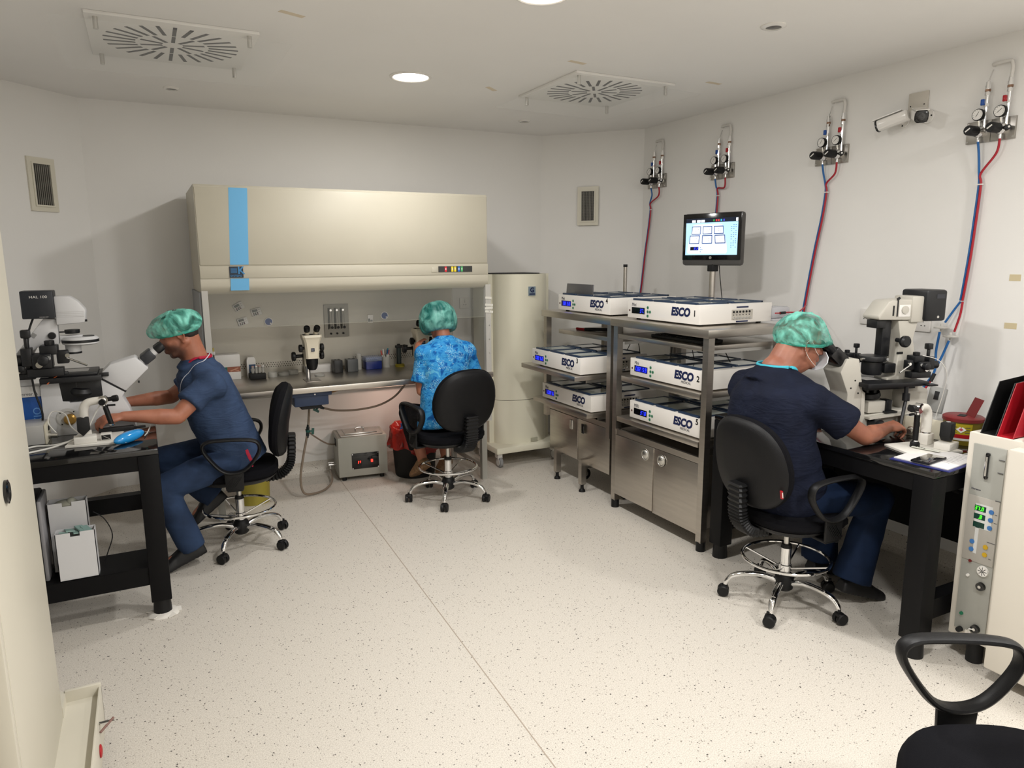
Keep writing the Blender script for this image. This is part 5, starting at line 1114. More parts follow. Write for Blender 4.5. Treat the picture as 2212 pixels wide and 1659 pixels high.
joybox(-.295, 3.685, .806, radians(4), 'small white box with a black block on top, on the left white board'); joybox(3.0, 1.775, .806, radians(10), 'small white box with a black block on top, on the right white board')
b = B(BRD).box(-.235, -.190, 3.68, 3.725, .806, .836, .003); b.m(BLKM).box(-.231, -.194, 3.678, 3.682, .811, .832); b.m(ALU).obox((-.212, 3.677, .8215), (.034, .001, .002), (0, .6, 0))
lone('connector_box', b, 'small white box with a square black face on the left board', 'connector box')
def psu(x, y, z, rz, lb, led=False):
    t = thing('power_supply', lb, 'power supply', (x, y, z), rz); b = B(P('psu_grey', '#a9a8a5', .4)).box(-.062, .055, -.09, .09, 0, .088, .003); b.build('case', t)
    b = B(P('psu_cream', '#c9c3b0', .4)).box(.055, .064, -.092, .092, -.0 if z < .8 else 0, .09, .002); b.build('front_panel', t); q = LAST[0]
    b = B(BLKM).box(.064, .068, -.03, -.005, .05, .07, .001); b.build('switch', q); b = B(ALU).cyl((.064, -.04, .03), (.10, -.04, .026), .012, n=18); b.cyl((.064, -.04, .03), (.072, -.04, .03), .016, n=18); b.build('plug', q)
    if led: B(P('led_on_green', '#2fae6c', .3, emit='#35d080', es=.8)).cyl((.064, .02, .07), (.069, .02, .07), .006, n=12).build('indicator', q)
psu(-.515, 3.87, .796, radians(0), 'light grey power supply box on the left table beside the cream cabinet')
psu(3.19, 1.99, .796, radians(195), 'light grey power supply with a green light on the right table behind the injector', True)
b = B(P('speaker_grey', '#8f8f8c', .45)); b.M = Matrix.Translation((3.30, 2.03, .885)) @ Matrix.Rotation(radians(15), 4, 'Y') @ Matrix.Rotation(radians(20), 4, 'Z'); b.box(-.02, .02, -.035, .035, 0, .12, .004); b.m(BLKM).box(-.021, -.02, -.01, .01, .06, .10)
lone('small_speaker', b, 'slanted grey upright box on the power supply of the right table', 'box')
lone('squeeze_bulb', B(P('bulb_blue', '#1f8fd6', .15, coat=.5)).ell((-.118, 3.635, .822), (.088, .030, .026), Matrix.Rotation(radians(48), 3, 'Z') @ Matrix.Rotation(radians(-3), 3, 'Y'), 28, 16), 'bright blue oval squeeze bulb on the edge of the left black table', 'bulb')
WC = P('white_cable', '#cfcdc7', .4)
for pts, r, lb in (([(-.34, 3.70, .822), (-.42, 3.68, .80), (-.50, 3.62, .80), (-.545, 3.60, .80), (-.56, 3.66, .80), (-.50, 3.73, .80), (-.42, 3.72, .80), (-.36, 3.72, .81)], .0045, 'thick cream cable looping on the left table beside the white box'),
                   ([(-.42, 3.84, .83), (-.45, 3.86, .88), (-.43, 3.88, .925), (-.38, 3.87, .91), (-.36, 3.83, .86), (-.33, 3.80, .83)], .003, 'thin white tube arching over the left table'),
                   ([(-.58, 4.05, 1.14), (-.54, 4.03, 1.02), (-.50, 4.02, .93), (-.52, 4.02, .88), (-.55, 4.02, .81)], .004, 'white cable hanging down at the left behind the cream cabinet'),
                   ([(-.055, 3.70, .806), (-.045, 3.78, .80), (-.035, 3.88, .80), (-.03, 3.95, .80)], .003, 'thin white tube leading from the blue bulb along the left table')):
    lone('cable', B(WC).tube(pts, r, 8), lb, 'cable')
b = B(BLKM).box(-.25, -.10, 3.845, 3.875, .8065, .828, .004); b.cyl((-.10, 3.86, .817), (-.05, 3.86, .817), .006); lone('syringe_holder', b, 'black holder bar lying under the hands on the left table', 'holder')
b = B(ALU).cyl((-.10, 3.83, .80), (-.035, 3.80, .80), .0025, n=8); b.m(BLKM).cyl((-.085, 3.823, .80), (-.055, 3.809, .80), .004, n=8); lone('pen', b, 'thin black and silver pen lying on the left black table', 'pen')
# right table small things
t = thing('sharps_container', 'yellow sharps tub with a red open lid and hazard label on the right table', 'sharps container', (3.20, 1.83, .796))
B(P('tub_olive', '#746518', .45)).lathe([(0, 0), (.066, 0), (.078, .10), (.078, .112), (0, .112)], c=(3.20, 1.83, .796), n=40).build('tub', t, **W_)
LR = P('lid_red', '#742022', .45)
b = B(LR).lathe([(0, .124), (.075, .123), (.082, .118), (.082, .104), (.078, .104)], c=(3.20, 1.83, .796), n=40); b.build('lid', t, **W_); q = LAST[0]
b = B(BLKM).obox((3.19, 1.83, .921), (.05, .03, .001), (0, 0, .3)); b.build('opening', q, **W_)
b = B(LR).obox((3.225, 1.80, .958), (.003, .075, .085), (0, radians(22), radians(-35))); b.build('flap', q, **W_)
lab = B(P('label_yellow', '#b5a41e', .5)); cx, cy = 3.20, 1.83
def onring(a, z, r=.0755): rr = .066+.012*min((z-.796)/.10, 1)+.0008+(r-.0755); return V((cx+rr*cos(a), cy+rr*sin(a), z))
a0 = atan2(-1.83, -3.20)-.05
def patch(b, a1, a2, z1, z2, off=0, n=8):
    vs = []; fs = []
    for i in range(n+1):
        a = a1+(a2-a1)*i/n
        for z in (z1, z2): p = onring(a, z); d_ = V((cos(a), sin(a), 0)); vs.append(p+d_*off)
    for i in range(n): fs.append((2*i, 2*i+2, 2*i+3, 2*i+1))
    b.add(vs, fs)
patch(lab, a0-.55, a0+.55, .846, .893); lab.m(RED); patch(lab, a0-.55, a0+.55, .828, .846); lab.m(WHT); patch(lab, a0-.55, a0+.55, .818, .828)
lab.m(WHT); c_ = onring(a0, .869); dn = V((cos(a0), sin(a0), 0)); sd = V((-sin(a0), cos(a0), 0))
lab.add([c_+dn*.001+sd*.02, c_+dn*.001+V((0, 0, .016)), c_+dn*.001-sd*.02, c_+dn*.001-V((0, 0, .016))], [(0, 1, 2, 3)]); lab.m(P('hazard_pink', '#c0485c', .5))
lab.add([c_+dn*.0016+sd*.009, c_+dn*.0016+V((0, 0, .007)), c_+dn*.0016-sd*.009, c_+dn*.0016-V((0, 0, .007))], [(0, 1, 2, 3)])
for i in range(3): lab.m(P('title_grey', '#4a4a50', .5)); patch(lab, a0-.45, a0-.2, .853+i*.012, .856+i*.012, .0008); patch(lab, a0+.2, a0+.45, .853+i*.012, .856+i*.012, .0008)
lab.build('hazard_label', t, **W_)
lone('black_jar', B(BLKG).lathe([(0, 0), (.028, 0), (.028, .15), (.025, .155), (0, .155)], c=(3.30, 1.74, .796), n=24), 'black cylinder standing behind the sharps tub', 'jar')
b = B(P('clipboard_blue', '#232a6c', .4)).prism([(2.672, 1.805), (2.700, 1.575), (3.0, 1.612), (2.972, 1.842)], 'xy', .796, .800); lone('clipboard', b, 'dark blue clipboard on the front edge of the right black table', 'clipboard')
b = B(P('paper', '#d9d7d6', .7)).prism([(2.692, 1.80), (2.712, 1.588), (2.985, 1.622), (2.965, 1.835)], 'xy', .8005, .8045); b.m(P('print_grey', '#8d8c8e', .7))
for i in range(9): b.obox((2.80+.02*i, 1.66-.0+.0*i, .8048), (.002, .05, .0004), (0, 0, -.12))
lone('paper_sheet', b, 'printed white sheets lying on the dark blue clipboard', 'paper')
b = B(P('strip_pale', '#cfd0c4', .6)).obox((2.90, 1.80, .811), (.02, .11, .003), (0, 0, .2), .001); b.m(BLKM)
for i in range(4): b.obox((2.897, 1.84-i*.012, .8128), (.008, .005, .0006), (0, 0, .4+i))
lone('label_strip', b, 'pale paper strip with black marks lying across the sheets', 'label')
t = thing('phone', 'black smartphone lying face up on the white papers', 'phone', (2.765, 1.70, .805), radians(8))
B(P('phone_body', '#1c1d22', .3, metal=.3)).box(-.075, .075, -.037, .037, 0, .009, .004).build('body', t); B(P('phone_glass', '#18181b', .05, coat=1)).box(-.072, .072, -.034, .034, .0088, .0094, .002).build('screen', t)
b = B(P('tray_grey', '#9a9a98', .3)).box(3.0, 3.10, 1.63, 1.70, .796, .802, .001); b.m(ALU)
for i in range(4): b.cyl((3.005+i*.02, 1.64, .806), (3.03+i*.02, 1.70, .806), .005, n=8)
lone('tool_tray', b, 'small grey tray of metal adapters at the end of the right table', 'tray')
# under the left table
t = thing('storage_box', 'open white cardboard box with green packets, front one under the left table', 'box', (-.355, 3.50, .247))
def openbox(t, x0, x1, y0, y1, z0, z1, mat):
    w = .003; b = B(mat); b.box(x0, x1, y0, y1, z0, z0+w); b.box(x0, x0+w, y0, y1, z0, z1); b.box(x1-w, x1, y0, y1, z0, z1); b.box(x0, x1, y1-w, y1, z0, z1)
    xm = (x0+x1)/2; b.box(x0, xm-.018, y0, y0+w, z0, z1); b.box(xm+.018, x1, y0, y0+w, z0, z1); b.box(xm-.018, xm+.018, y0, y0+w, z0, z1-.018); b.build('carton', t, **W_)
CB = P('carton_white', '#d3d3d4', .7)
openbox(t, -.432, -.282, 3.465, 3.535, .247, .462, CB)
b = B(P('green_packet', '#7e9a94', .6)); 
for i in range(5): b.obox((-.40+i*.022, 3.50, .455+.008*(i % 2)), (.034, .055, .006), (radians(12*i-20), radians(10), .2*i))
b.build('packets', t, **W_)
t = thing('storage_box', 'open white cardboard box with clear bags, rear one under the left table', 'box', (-.40, 3.62, .247))
openbox(t, -.462, -.312, 3.585, 3.66, .247, .565, CB)
b = B(P('clear_bag', '#a8a89a', .3, alpha=.8)); b.ell((-.39, 3.62, .55), (.05, .03, .02)); b.ell((-.37, 3.61, .56), (.02, .02, .02)); b.build('bag', t, **W_)
lone('shelf_panel', B(TABLE).box(-.86, -.09, 3.46, 3.70, .246, .2465+.0005), 'thin black shelf board lying on the lower rail of the left table', 'shelf')
t = thing('computer_tower', 'black and grey computer tower under the left table behind the boxes', 'computer', (-.53, 3.65, .247))
b = B(BLK).box(-.62, -.485, 3.49, 3.70, .247, .62, .008); b.build('case', t, **W_); b = B(P('pc_grey', '#8d8c8f', .4)).box(-.488, -.470, 3.50, 3.70, .247, .61, .006); b.build('side_panel', t, **W_)
lone('cable', B(BLKM).tube([(-.29, 3.60, .50), (-.25, 3.60, .46), (-.225, 3.60, .38), (-.25, 3.60, .30), (-.27, 3.6, .252)], .0025, 6), 'thin black cable curling right of the white boxes under the left table', 'cable')

# warm lamp in the illuminated microscope base, mounted through the worktop near the woman's microscope
t = thing('base_lamp', 'small warm lamp housing under the worktop near the woman', 'lamp', (1.62, 5.0, .70))
B(BLKM).box(1.58, 1.66, 4.96, 5.04, .735, .775, .004).build('housing', t, **W_)
B(P('warm_lamp_glow', '#ffc8b0', .4, emit='#ffb79a', es=6)).cyl((1.62, 5.0, .735), (1.62, 5.0, .731), .025, n=20).build('lens', t, **W_)
l = bpy.data.lights.new('base_lamp_light', 'AREA'); l.shape = 'DISK'; l.size = .05; l.energy = 1.6; l.color = (1, .70, .58)
o = bpy.data.objects.new('base_lamp_light', l); COL.objects.link(o); o.location = (1.62, 5.0, .728); o.rotation_euler = (radians(35), 0, 0)
# ================================================================== PEOPLE
def skin_mat(name, c1, c2, stub=None):
    m, nt, bs = node_mat(name); tc = nt.nodes.new('ShaderNodeTexCoord')
    n = nt.nodes.new('ShaderNodeTexNoise'); n.inputs['Scale'].default_value = 14; n.inputs['Detail'].default_value = 5; nt.links.new(tc.outputs['Object'], n.inputs['Vector'])
    r = ramp(nt, n.outputs['Fac'], [(.3, lin(c1)), (.7, lin(c2))]); col = r.outputs[0]
    for sc_, rad, cc, amt in (stub or ()):        # shaved beard / cropped hair: a patch of darker skin around a point
        sb = nt.nodes.new('ShaderNodeVectorMath'); sb.operation = 'DISTANCE'; nt.links.new(tc.outputs['Object'], sb.inputs[0]); sb.inputs[1].default_value = sc_
        mr = nt.nodes.new('ShaderNodeMapRange'); mr.interpolation_type = 'SMOOTHSTEP'; mr.inputs[1].default_value = rad*.62; mr.inputs[2].default_value = rad; mr.inputs[3].default_value = amt; mr.inputs[4].default_value = 0
        nt.links.new(sb.outputs['Value'], mr.inputs[0]); col = mix(nt, mr.outputs[0], col, lin(cc))
    nt.links.new(col, bs.inputs['Base Color'])
    bs.inputs['Roughness'].default_value = .5; bs.inputs['Subsurface Weight'].default_value = .12; bs.inputs['Subsurface Radius'].default_value = (.6, .25, .15); bs.inputs['Subsurface Scale'].default_value = .01
    n2 = nt.nodes.new('ShaderNodeTexNoise'); n2.inputs['Scale'].default_value = 400; nt.links.new(tc.outputs['Object'], n2.inputs['Vector'])
    bp = nt.nodes.new('ShaderNodeBump'); bp.inputs['Strength'].default_value = .25; bp.inputs['Distance'].default_value = .001; nt.links.new(n2.outputs['Fac'], bp.inputs['Height']); nt.links.new(bp.outputs[0], bs.inputs['Normal'])
    return m
def cloth_mat(name, c1, c2, pattern=False, soft=False):
    m, nt, bs = node_mat(name); tc = nt.nodes.new('ShaderNodeTexCoord')
    n = nt.nodes.new('ShaderNodeTexNoise'); n.inputs['Scale'].default_value = 9; n.inputs['Detail'].default_value = 4; nt.links.new(tc.outputs['Object'], n.inputs['Vector'])
    col = ramp(nt, n.outputs['Fac'], [(.35, lin(c1)), (.65, lin(c2))]).outputs[0]
    if pattern:
        a = nt.nodes.new('ShaderNodeTexNoise'); a.inputs['Scale'].default_value = 13; a.inputs['Detail'].default_value = 3; a.inputs['Distortion'].default_value = 2.2; nt.links.new(tc.outputs['Object'], a.inputs['Vector'])
        col = ramp(nt, a.outputs['Fac'], [(.36, lin('#1458a0')), (.44, lin('#2478bd')), (.52, lin('#3f97cf')), (.60, lin('#2a80c4')), (.70, lin('#5fb0d8'))]).outputs[0]
        v = nt.nodes.new('ShaderNodeTexVoronoi'); v.inputs['Scale'].default_value = 210; nt.links.new(tc.outputs['Object'], v.inputs['Vector'])
        l = nt.nodes.new('ShaderNodeMath'); l.operation = 'LESS_THAN'; l.inputs[1].default_value = .34; nt.links.new(v.outputs['Distance'], l.inputs[0])
        k = nt.nodes.new('ShaderNodeTexNoise'); k.inputs['Scale'].default_value = 17; k.inputs['Detail'].default_value = 2; nt.links.new(tc.outputs['Object'], k.inputs['Vector'])
        g = nt.nodes.new('ShaderNodeMath'); g.operation = 'GREATER_THAN'; g.inputs[1].default_value = .54; nt.links.new(k.outputs['Fac'], g.inputs[0])
        q = nt.nodes.new('ShaderNodeMath'); q.operation = 'MULTIPLY'; nt.links.new(l.outputs[0], q.inputs[0]); nt.links.new(g.outputs[0], q.inputs[1])
        col = mix(nt, q.outputs[0], col, lin('#a9dbe6'))
    nt.links.new(col, bs.inputs['Base Color']); bs.inputs['Specular IOR Level'].default_value = .15; bs.inputs['Roughness'].default_value = .8; bs.inputs['Sheen Weight'].default_value = .0
    n2 = nt.nodes.new('ShaderNodeTexNoise'); n2.inputs['Scale'].default_value = 700; nt.links.new(tc.outputs['Object'], n2.inputs['Vector'])
    w_ = nt.nodes.new('ShaderNodeTexNoise'); w_.inputs['Scale'].default_value = 5 if soft else 6; w_.inputs['Distortion'].default_value = .6 if soft else 3; mp = nt.nodes.new('ShaderNodeMapping'); mp.inputs['Scale'].default_value = (1, 1, 3.2); nt.links.new(tc.outputs['Object'], mp.inputs[0]); nt.links.new(mp.outputs[0], w_.inputs['Vector'])
    b1 = nt.nodes.new('ShaderNodeBump'); b1.inputs['Strength'].default_value = .3; b1.inputs['Distance'].default_value = .02; nt.links.new(w_.outputs['Fac'], b1.inputs['Height'])
    nt.links.new(b1.outputs[0], bs.inputs['Normal'])
    return m
def cap_mat(name, c1, c2, a0, a1):
    m, nt, bs = node_mat(name); tc = nt.nodes.new('ShaderNodeTexCoord')
    n = nt.nodes.new('ShaderNodeTexNoise'); n.inputs['Scale'].default_value = 11; n.inputs['Detail'].default_value = 7; n.inputs['Distortion'].default_value = 1.2; nt.links.new(tc.outputs['Object'], n.inputs['Vector'])
    r = ramp(nt, n.outputs['Fac'], [(.38, lin(c1)), (.62, lin(c2))]); nt.links.new(r.outputs[0], bs.inputs['Base Color'])
    mr = nt.nodes.new('ShaderNodeMapRange'); mr.inputs[1].default_value = .35; mr.inputs[2].default_value = .68; mr.inputs[3].default_value = a0; mr.inputs[4].default_value = a1
    nt.links.new(n.outputs['Fac'], mr.inputs[0]); nt.links.new(mr.outputs[0], bs.inputs['Alpha']); bs.inputs['Roughness'].default_value = .45
    bp = nt.nodes.new('ShaderNodeBump'); bp.inputs['Strength'].default_value = .9; bp.inputs['Distance'].default_value = .012; nt.links.new(n.outputs['Fac'], bp.inputs['Height']); nt.links.new(bp.outputs[0], bs.inputs['Normal'])
    return m
TEX = bpy.data.textures.new('fold_noise', 'CLOUDS'); TEX.noise_scale = .12; TEX.noise_depth = 1
TEXC = bpy.data.textures.new('crinkle_noise', 'CLOUDS'); TEXC.noise_scale = .022; TEXC.noise_depth = 3
def remesh(o, vox, it=6, disp=0, tex=None, fac=.5):
    m = o.modifiers.new('volume', 'REMESH'); m.mode = 'VOXEL'; m.voxel_size = vox; m.use_smooth_shade = True
    s_ = o.modifiers.new('soften', 'SMOOTH'); s_.factor = fac; s_.iterations = it
    if disp: d = o.modifiers.new('folds', 'DISPLACE'); d.texture = tex or TEX; d.strength = disp; d.mid_level = .5; d.texture_coords = 'LOCAL'
def wrap_(o, target, off=.003):
    m = o.modifiers.new('lie_on_cloth', 'SHRINKWRAP'); m.target = target; m.wrap_method = 'NEAREST_SURFACEPOINT'; m.wrap_mode = 'OUTSIDE'; m.offset = off
def M3(a, b_, c): return Matrix(((a.x, b_.x, c.x), (a.y, b_.y, c.y), (a.z, b_.z, c.z)))
def torso(b, rings, s, grow=0.0, n=28):
    cs = [V(r[0]) for r in rings]; out = []
    for i, (c, hw, hd) in enumerate(rings):
        t_ = (cs[min(i+1, len(cs)-1)]-cs[max(i-1, 0)]).normalized(); sv = (s-t_*s.dot(t_)).normalized(); d = sv.cross(t_)
        ring = []
        for k in range(n):
            ca, sa = cos(2*pi*k/n), sin(2*pi*k/n)
            ring.append(V(c)+sv*((hw+grow)*abs(ca)**.8*(1 if ca > 0 else -1))+d*((hd+grow)*abs(sa)**.85*(1 if sa > 0 else -1)))
        out.append(ring)
    b.loft(out)
def hand(b, w_, d, nr, th, curl=(.5, .6, .4), sc=1.0, spread=.06):
    w_ = V(w_); d = V(d).normalized(); nr = V(nr); nr = (nr-d*nr.dot(d)).normalized(); s_ = V(th); s_ = (s_-d*s_.dot(d)-nr*s_.dot(nr)).normalized()
    R = M3(d, s_, nr)
    b.ell(w_+d*.048*sc, (.050*sc, .038*sc, .016*sc), R, 16, 10); b.cap(w_, w_+d*.03*sc, .023*sc, .020*sc); b.ell(w_+d*.03*sc+s_*.018*sc+nr*.008*sc, (.030*sc, .018*sc, .014*sc), R, 14, 8)
    for i in range(4):
        q = w_+d*(.088-.005*abs(i-1.2))*sc+s_*(.028-.0187*i)*sc; L = (.95, 1.06, 1.0, .78)[i]*sc; a = 0
        b.cap(w_+d*.05*sc+s_*(.022-.015*i)*sc, q, .011*sc, .0098*sc, 10)
        for k, (l, r0, r1) in enumerate(((.040, .0098, .0088), (.026, .0088, .0080), (.021, .0080, .0068))):
            a += curl[k]*(1+.08*i); v = (d*cos(a)+nr*sin(a)+s_*spread*(1.5-i)*(1-k*.3)).normalized(); e = q+v*l*L; b.cap(q, e, r0*sc, r1*sc, 10); q = e
    q = w_+d*.018*sc+s_*.026*sc+nr*.004*sc
    for v, l, r0, r1 in ((d*.62+s_*.62+nr*.35, .042, .0125, .0105), (d*.85+s_*.25+nr*.40, .032, .0105, .0095), (d*.92+s_*.0+nr*.38, .024, .0095, .0078)):
        v = v.normalized(); e = q+v*l*sc; b.cap(q, e, r0*sc, r1*sc, 10); q = e
def head(b, c, f, u, s, sc=1.0, male=True):
    def L(x, y, z): return c+f*x*sc+s*y*sc+u*z*sc
    R = M3(f, s, u); E = lambda p, r, RR=R: b.ell(L(*p), tuple(k*sc for k in r), RR, 20, 14)
    E((-.008, 0, .030), (.098, .077, .088)); E((.030, 0, -.030), (.066, .062, .082)); E((.018, 0, -.075), (.062, .052, .040))
    b.cap(L(.060, -.022, -.092), L(.060, .022, -.092), .022*sc, .022*sc); b.cap(L(.068, 0, -.100), L(.066, 0, -.095), .020*sc)
    for y in (-1, 1):
        b.cap(L(-.02, y*.055, -.05), L(.055, y*.026, -.095), .020*sc, .018*sc); E((.058, y*.038, -.030), (.024, .022, .020)); b.cap(L(.080, y*.010, .008), L(.066, y*.046, .010), .0105*sc, .009*sc)
        # ear: shell, rim and lobe
        Re = M3((f*.93-s*y*.32).normalized(), (s*.93+f*y*.32).normalized(), u)
        b.ell(L(-.006, y*.073, -.018), (.014*sc, .007*sc, .026*sc), Re, 14, 8)
        b.tube([L(.008, y*.076, -.020), L(.010, y*.080, .002), L(.000, y*.086, .016), L(-.016, y*.089, .010), L(-.021, y*.088, -.010), L(-.012, y*.082, -.034), L(.0, y*.077, -.046)], .0045*sc, 8)
        b.ell(L(.0, y*.077, -.044), (.007*sc, .005*sc, .008*sc), R, 10, 6)
    b.cap(L(.092, 0, .002), L(.113, 0, -.034), .0075*sc, .0115*sc); b.ell(L(.114, 0, -.038), (.013*sc, .012*sc, .010*sc), R, 12, 8)
    for y in (-1, 1): b.ell(L(.104, y*.012, -.040), (.010*sc, .008*sc, .008*sc), R, 10, 6)
    b.cap(L(.092, -.018, -.064), L(.092, .018, -.064), .0065*sc, .0065*sc, 10); b.cap(L(.098, -.010, -.0635), L(.098, .010, -.0635), .0062*sc); b.cap(L(.096, -.012, -.0745), L(.096, .012, -.0745), .007*sc); b.ell(L(.086, 0, -.069), (.016*sc, .026*sc, .016*sc), R, 12, 8)
    return L
def shoe(b, ank, toe, up=(0, 0, 1), w_=.046):
    ank, toe = V(ank), V(toe); d = (toe-ank); d = d.normalized(); up = V(up); s_ = up.cross(d).normalized(); up = d.cross(s_)
    heel = ank-d*.055-up*.055; rs = []
    for t_, hw, h in ((0, .028, .055), (.04, .036, .085), (.10, .038, .09), (.15, .040, .07), (.20, .047, .052), (.25, .042, .040), (.275, .02, .025)):
        c = heel+d*t_; rs.append([c+s_*(hw*x)+up*(h*z) for x, z in ((-1, 0), (-1.05, .3), (-.85, .8), (-.4, 1), (.4, 1), (.85, .8), (1.05, .3), (1, 0))])
    b.loft(rs)
def person(label, cat, root, f0, J, skin, top, trous, P_):
    s0 = V((0, 0, 1)).cross(V(f0)).normalized()          # person's left
    t = thing('person', label, cat, root); sx = P_.get('scale', 1.0)
    c, f, u = V(J['head']), V(J['hf']).normalized(), None
    u = V((0, 0, 1)); s = u.cross(f).normalized(); u = f.cross(s)
    if 'hroll' in P_: Rm = Matrix.Rotation(P_['hroll'], 3, f); s = Rm @ s; u = Rm @ u
    hs = P_.get('hs', 1.0)
    b = B(skin); torso(b, J['torso'], s0, 0); nb = V(J['torso'][-1][0])
    L = head(b, c, f, u, s, hs)
    nk = P_.get('nk', 1); b.cap(nb-V((0, 0, .02)), L(-.035, 0, -.02), .066*hs*nk, .060*hs*nk); b.cap(nb, L(-.030, 0, -.07), .068*hs*nk, .060*hs*nk); b.cap(nb+V((0, 0, .01)), L(.012, 0, -.085), .058*hs*nk, .050*hs*nk)
    for k in ('l', 'r'):
        sh, el, wr = V(J['sh'+k]), V(J['el'+k]), V(J['wr'+k]); hp, kn, an = V(J['hp'+k]), V(J['kn'+k]), V(J['an'+k]); a = P_.get('arm', 1.0)
        b.cap(nb-V((0, 0, .035)), sh, .055, .055*a); b.cap(sh, el, .052*a, .040*a); b.cap(el, el+(wr-el)*.35, .040*a, .041*a); b.cap(el+(wr-el)*.3, wr, .041*a, .025*a)
        H = J['hand'+k]; hand(b, wr, H[0], H[1], H[2], H[3], P_.get('hand', 1.0))
        b.cap(hp, kn, .080, .055); b.cap(kn, kn+(an-kn)*.4, .052, .050); b.cap(kn+(an-kn)*.4, an, .050, .034); b.cap(an, an+(V(J['to'+k])-an)*.6-V((0, 0, .02)), .034, .028)
    b.build('body', t, world=True); bo = LAST[0]; remesh(bo, .0052, 7)
    # top
    b = B(top); torso(b, J['torso'][1 if P_.get('hem') else 0:], s0, .017)
    if P_.get('hem'): torso(b, P_['hem'], s0, 0)
    for k in ('l', 'r'):
        sh, el = V(J['sh'+k]), V(J['el'+k]); d = (el-sh).normalized(); a = P_.get('arm', 1.0); ln = P_.get('sleeve', .17)
        b.cap(nb-V((0, 0, .018)), sh+V((0, 0, .004)), .068, .068*a); b.cap(V(J['torso'][-3][0]), sh, .09, .075); b.cap(nb-V((0, 0, .035)), sh, .068, .068*a); b.cap(nb+V(f0)*.012-V((0, 0, .045)), V(J['torso'][-4][0])+V(f0)*.02, .082, .105); b.cap(nb-V(f0)*.010-V((0, 0, .05)), V(J['torso'][-4][0])-V(f0)*.02, .080, .105)
        b.cap(nb-V(f0)*.035-V((0, 0, .065)), sh-V(f0)*.02-V((0, 0, .02)), .072, .070*a); b.cyl(sh, sh+d*ln, .068*a, P_.get('cuff', .072), 28)
    b.cyl(V(J['torso'][-2][0])+V((0, 0, .01)), nb+V(f0)*-.006+V((0, 0, .032)), .118*P_.get('nk', 1), .074*P_.get('nk', 1), 28)
    b.build('scrub_top', t, world=True); to = LAST[0]; remesh(to, .0075, 14, P_.get('fold', .016))
    if 'trim' in P_:
        N = 30; fx = V(f0).normalized(); cc = nb+V(P_.get('collar_shift', (0, 0, .012)))+V((0, 0, .03)); r0 = P_.get('collar_r', .072)
        pts = [cc+s0*r0*1.08*cos(2*pi*i/N)+fx*r0*1.05*sin(2*pi*i/N)-V((0, 0, 1))*(.015+P_.get('vneck', .055)*max(0, sin(2*pi*i/N))**2*1.4) for i in range(N)]
        B(P_['trim']).tube(pts, (.004, .0085), 8, closed=True, sub=2, flat=fx).build('collar_trim', to, world=True)
    # trousers
    b = B(trous); pv = V(J['torso'][0][0]); b.ell(pv-V((0, 0, .0)), (.145, .185, .105), M3(V(f0), s0, V((0, 0, 1))), 24, 14)
    for k in ('l', 'r'):
        hp, kn, an = V(J['hp'+k]), V(J['kn'+k]), V(J['an'+k]); b.cap(hp, kn, .098, .074); b.cap(kn, kn+(an-kn)*.3, .073, .072); d = (an-kn); b.cyl(kn+d*.15, kn+d*P_.get('leglen', 1.02), .071, P_.get('hemr', .068), 28)
    b.build('trousers', t, world=True); remesh(LAST[0], .0085, 6, P_.get('fold', .016)*.8)
    for k in ('l', 'r'):
        b = B(P_['shoe']); b.m(P_['shoe']); shoe(b, J['an'+k], J['to'+k], J.get('fu'+k, (0, 0, 1))); b.build('shoe', t, world=True); remesh(LAST[0], .006, 5)
    # hair and eyes
    b = B(P_['hair'])
    b.ell(L(-.014, 0, .034), (.099*hs, .079*hs, .088*hs), M3(f, s, u), 24, 16); b.ell(L(-.042, 0, -.010), (.060*hs, .066*hs, .054*hs), M3(f, s, u), 20, 12)
    if P_.get('nape'): b.ell(L(-.052, 0, -.040), (.046*hs, .056*hs, .045*hs), M3(f, s, u), 18, 10)
    b.build('hair', t, world=True); remesh(LAST[0], .006, 3, .004, TEXC)
    if P_.get('brow', True):
        b = B(P_['hair'])
        for y in (-1, 1): b.tube([L(.090, y*.012, .010), L(.086, y*.028, .018), L(.070, y*.048, .010)], (.003, .005), 8)
        b.build('eyebrows', bo, world=True)
        for y in (-1, 1): B(P('eye_white', '#a3958c', .2)).ell(L(.069, y*.030, -.008), (.010, .009, .008), M3(f, s, u), 14, 10).m(P('iris_dark', '#231712', .2)).ell(L(.0742, y*.030, -.009), (.0055, .0052, .0055), M3(f, s, u), 10, 8).build('eye', bo, world=True)
    if P_.get('beard'):
        b = B(P_['beard'])
        b.ell(L(.020, 0, -.080), (.064*hs, .0565*hs, .040*hs), M3(f, s, u), 22, 12); b.cap(L(.062, -.022, -.094), L(.062, .022, -.094), .0235, .0235); b.cap(L(.0705, 0, -.101), L(.068, 0, -.097), .0205); b.cap(L(.100, -.010, -.054), L(.100, .010, -.054), .0052)
        for y in (-1, 1): b.cap(L(-.018, y*.0565, -.045), L(.055, y*.029, -.095), .0205, .0195)
        b.build('beard', t, world=True); remesh(LAST[0], .005, 4)
    return t, L, (f, s, u), bo, to
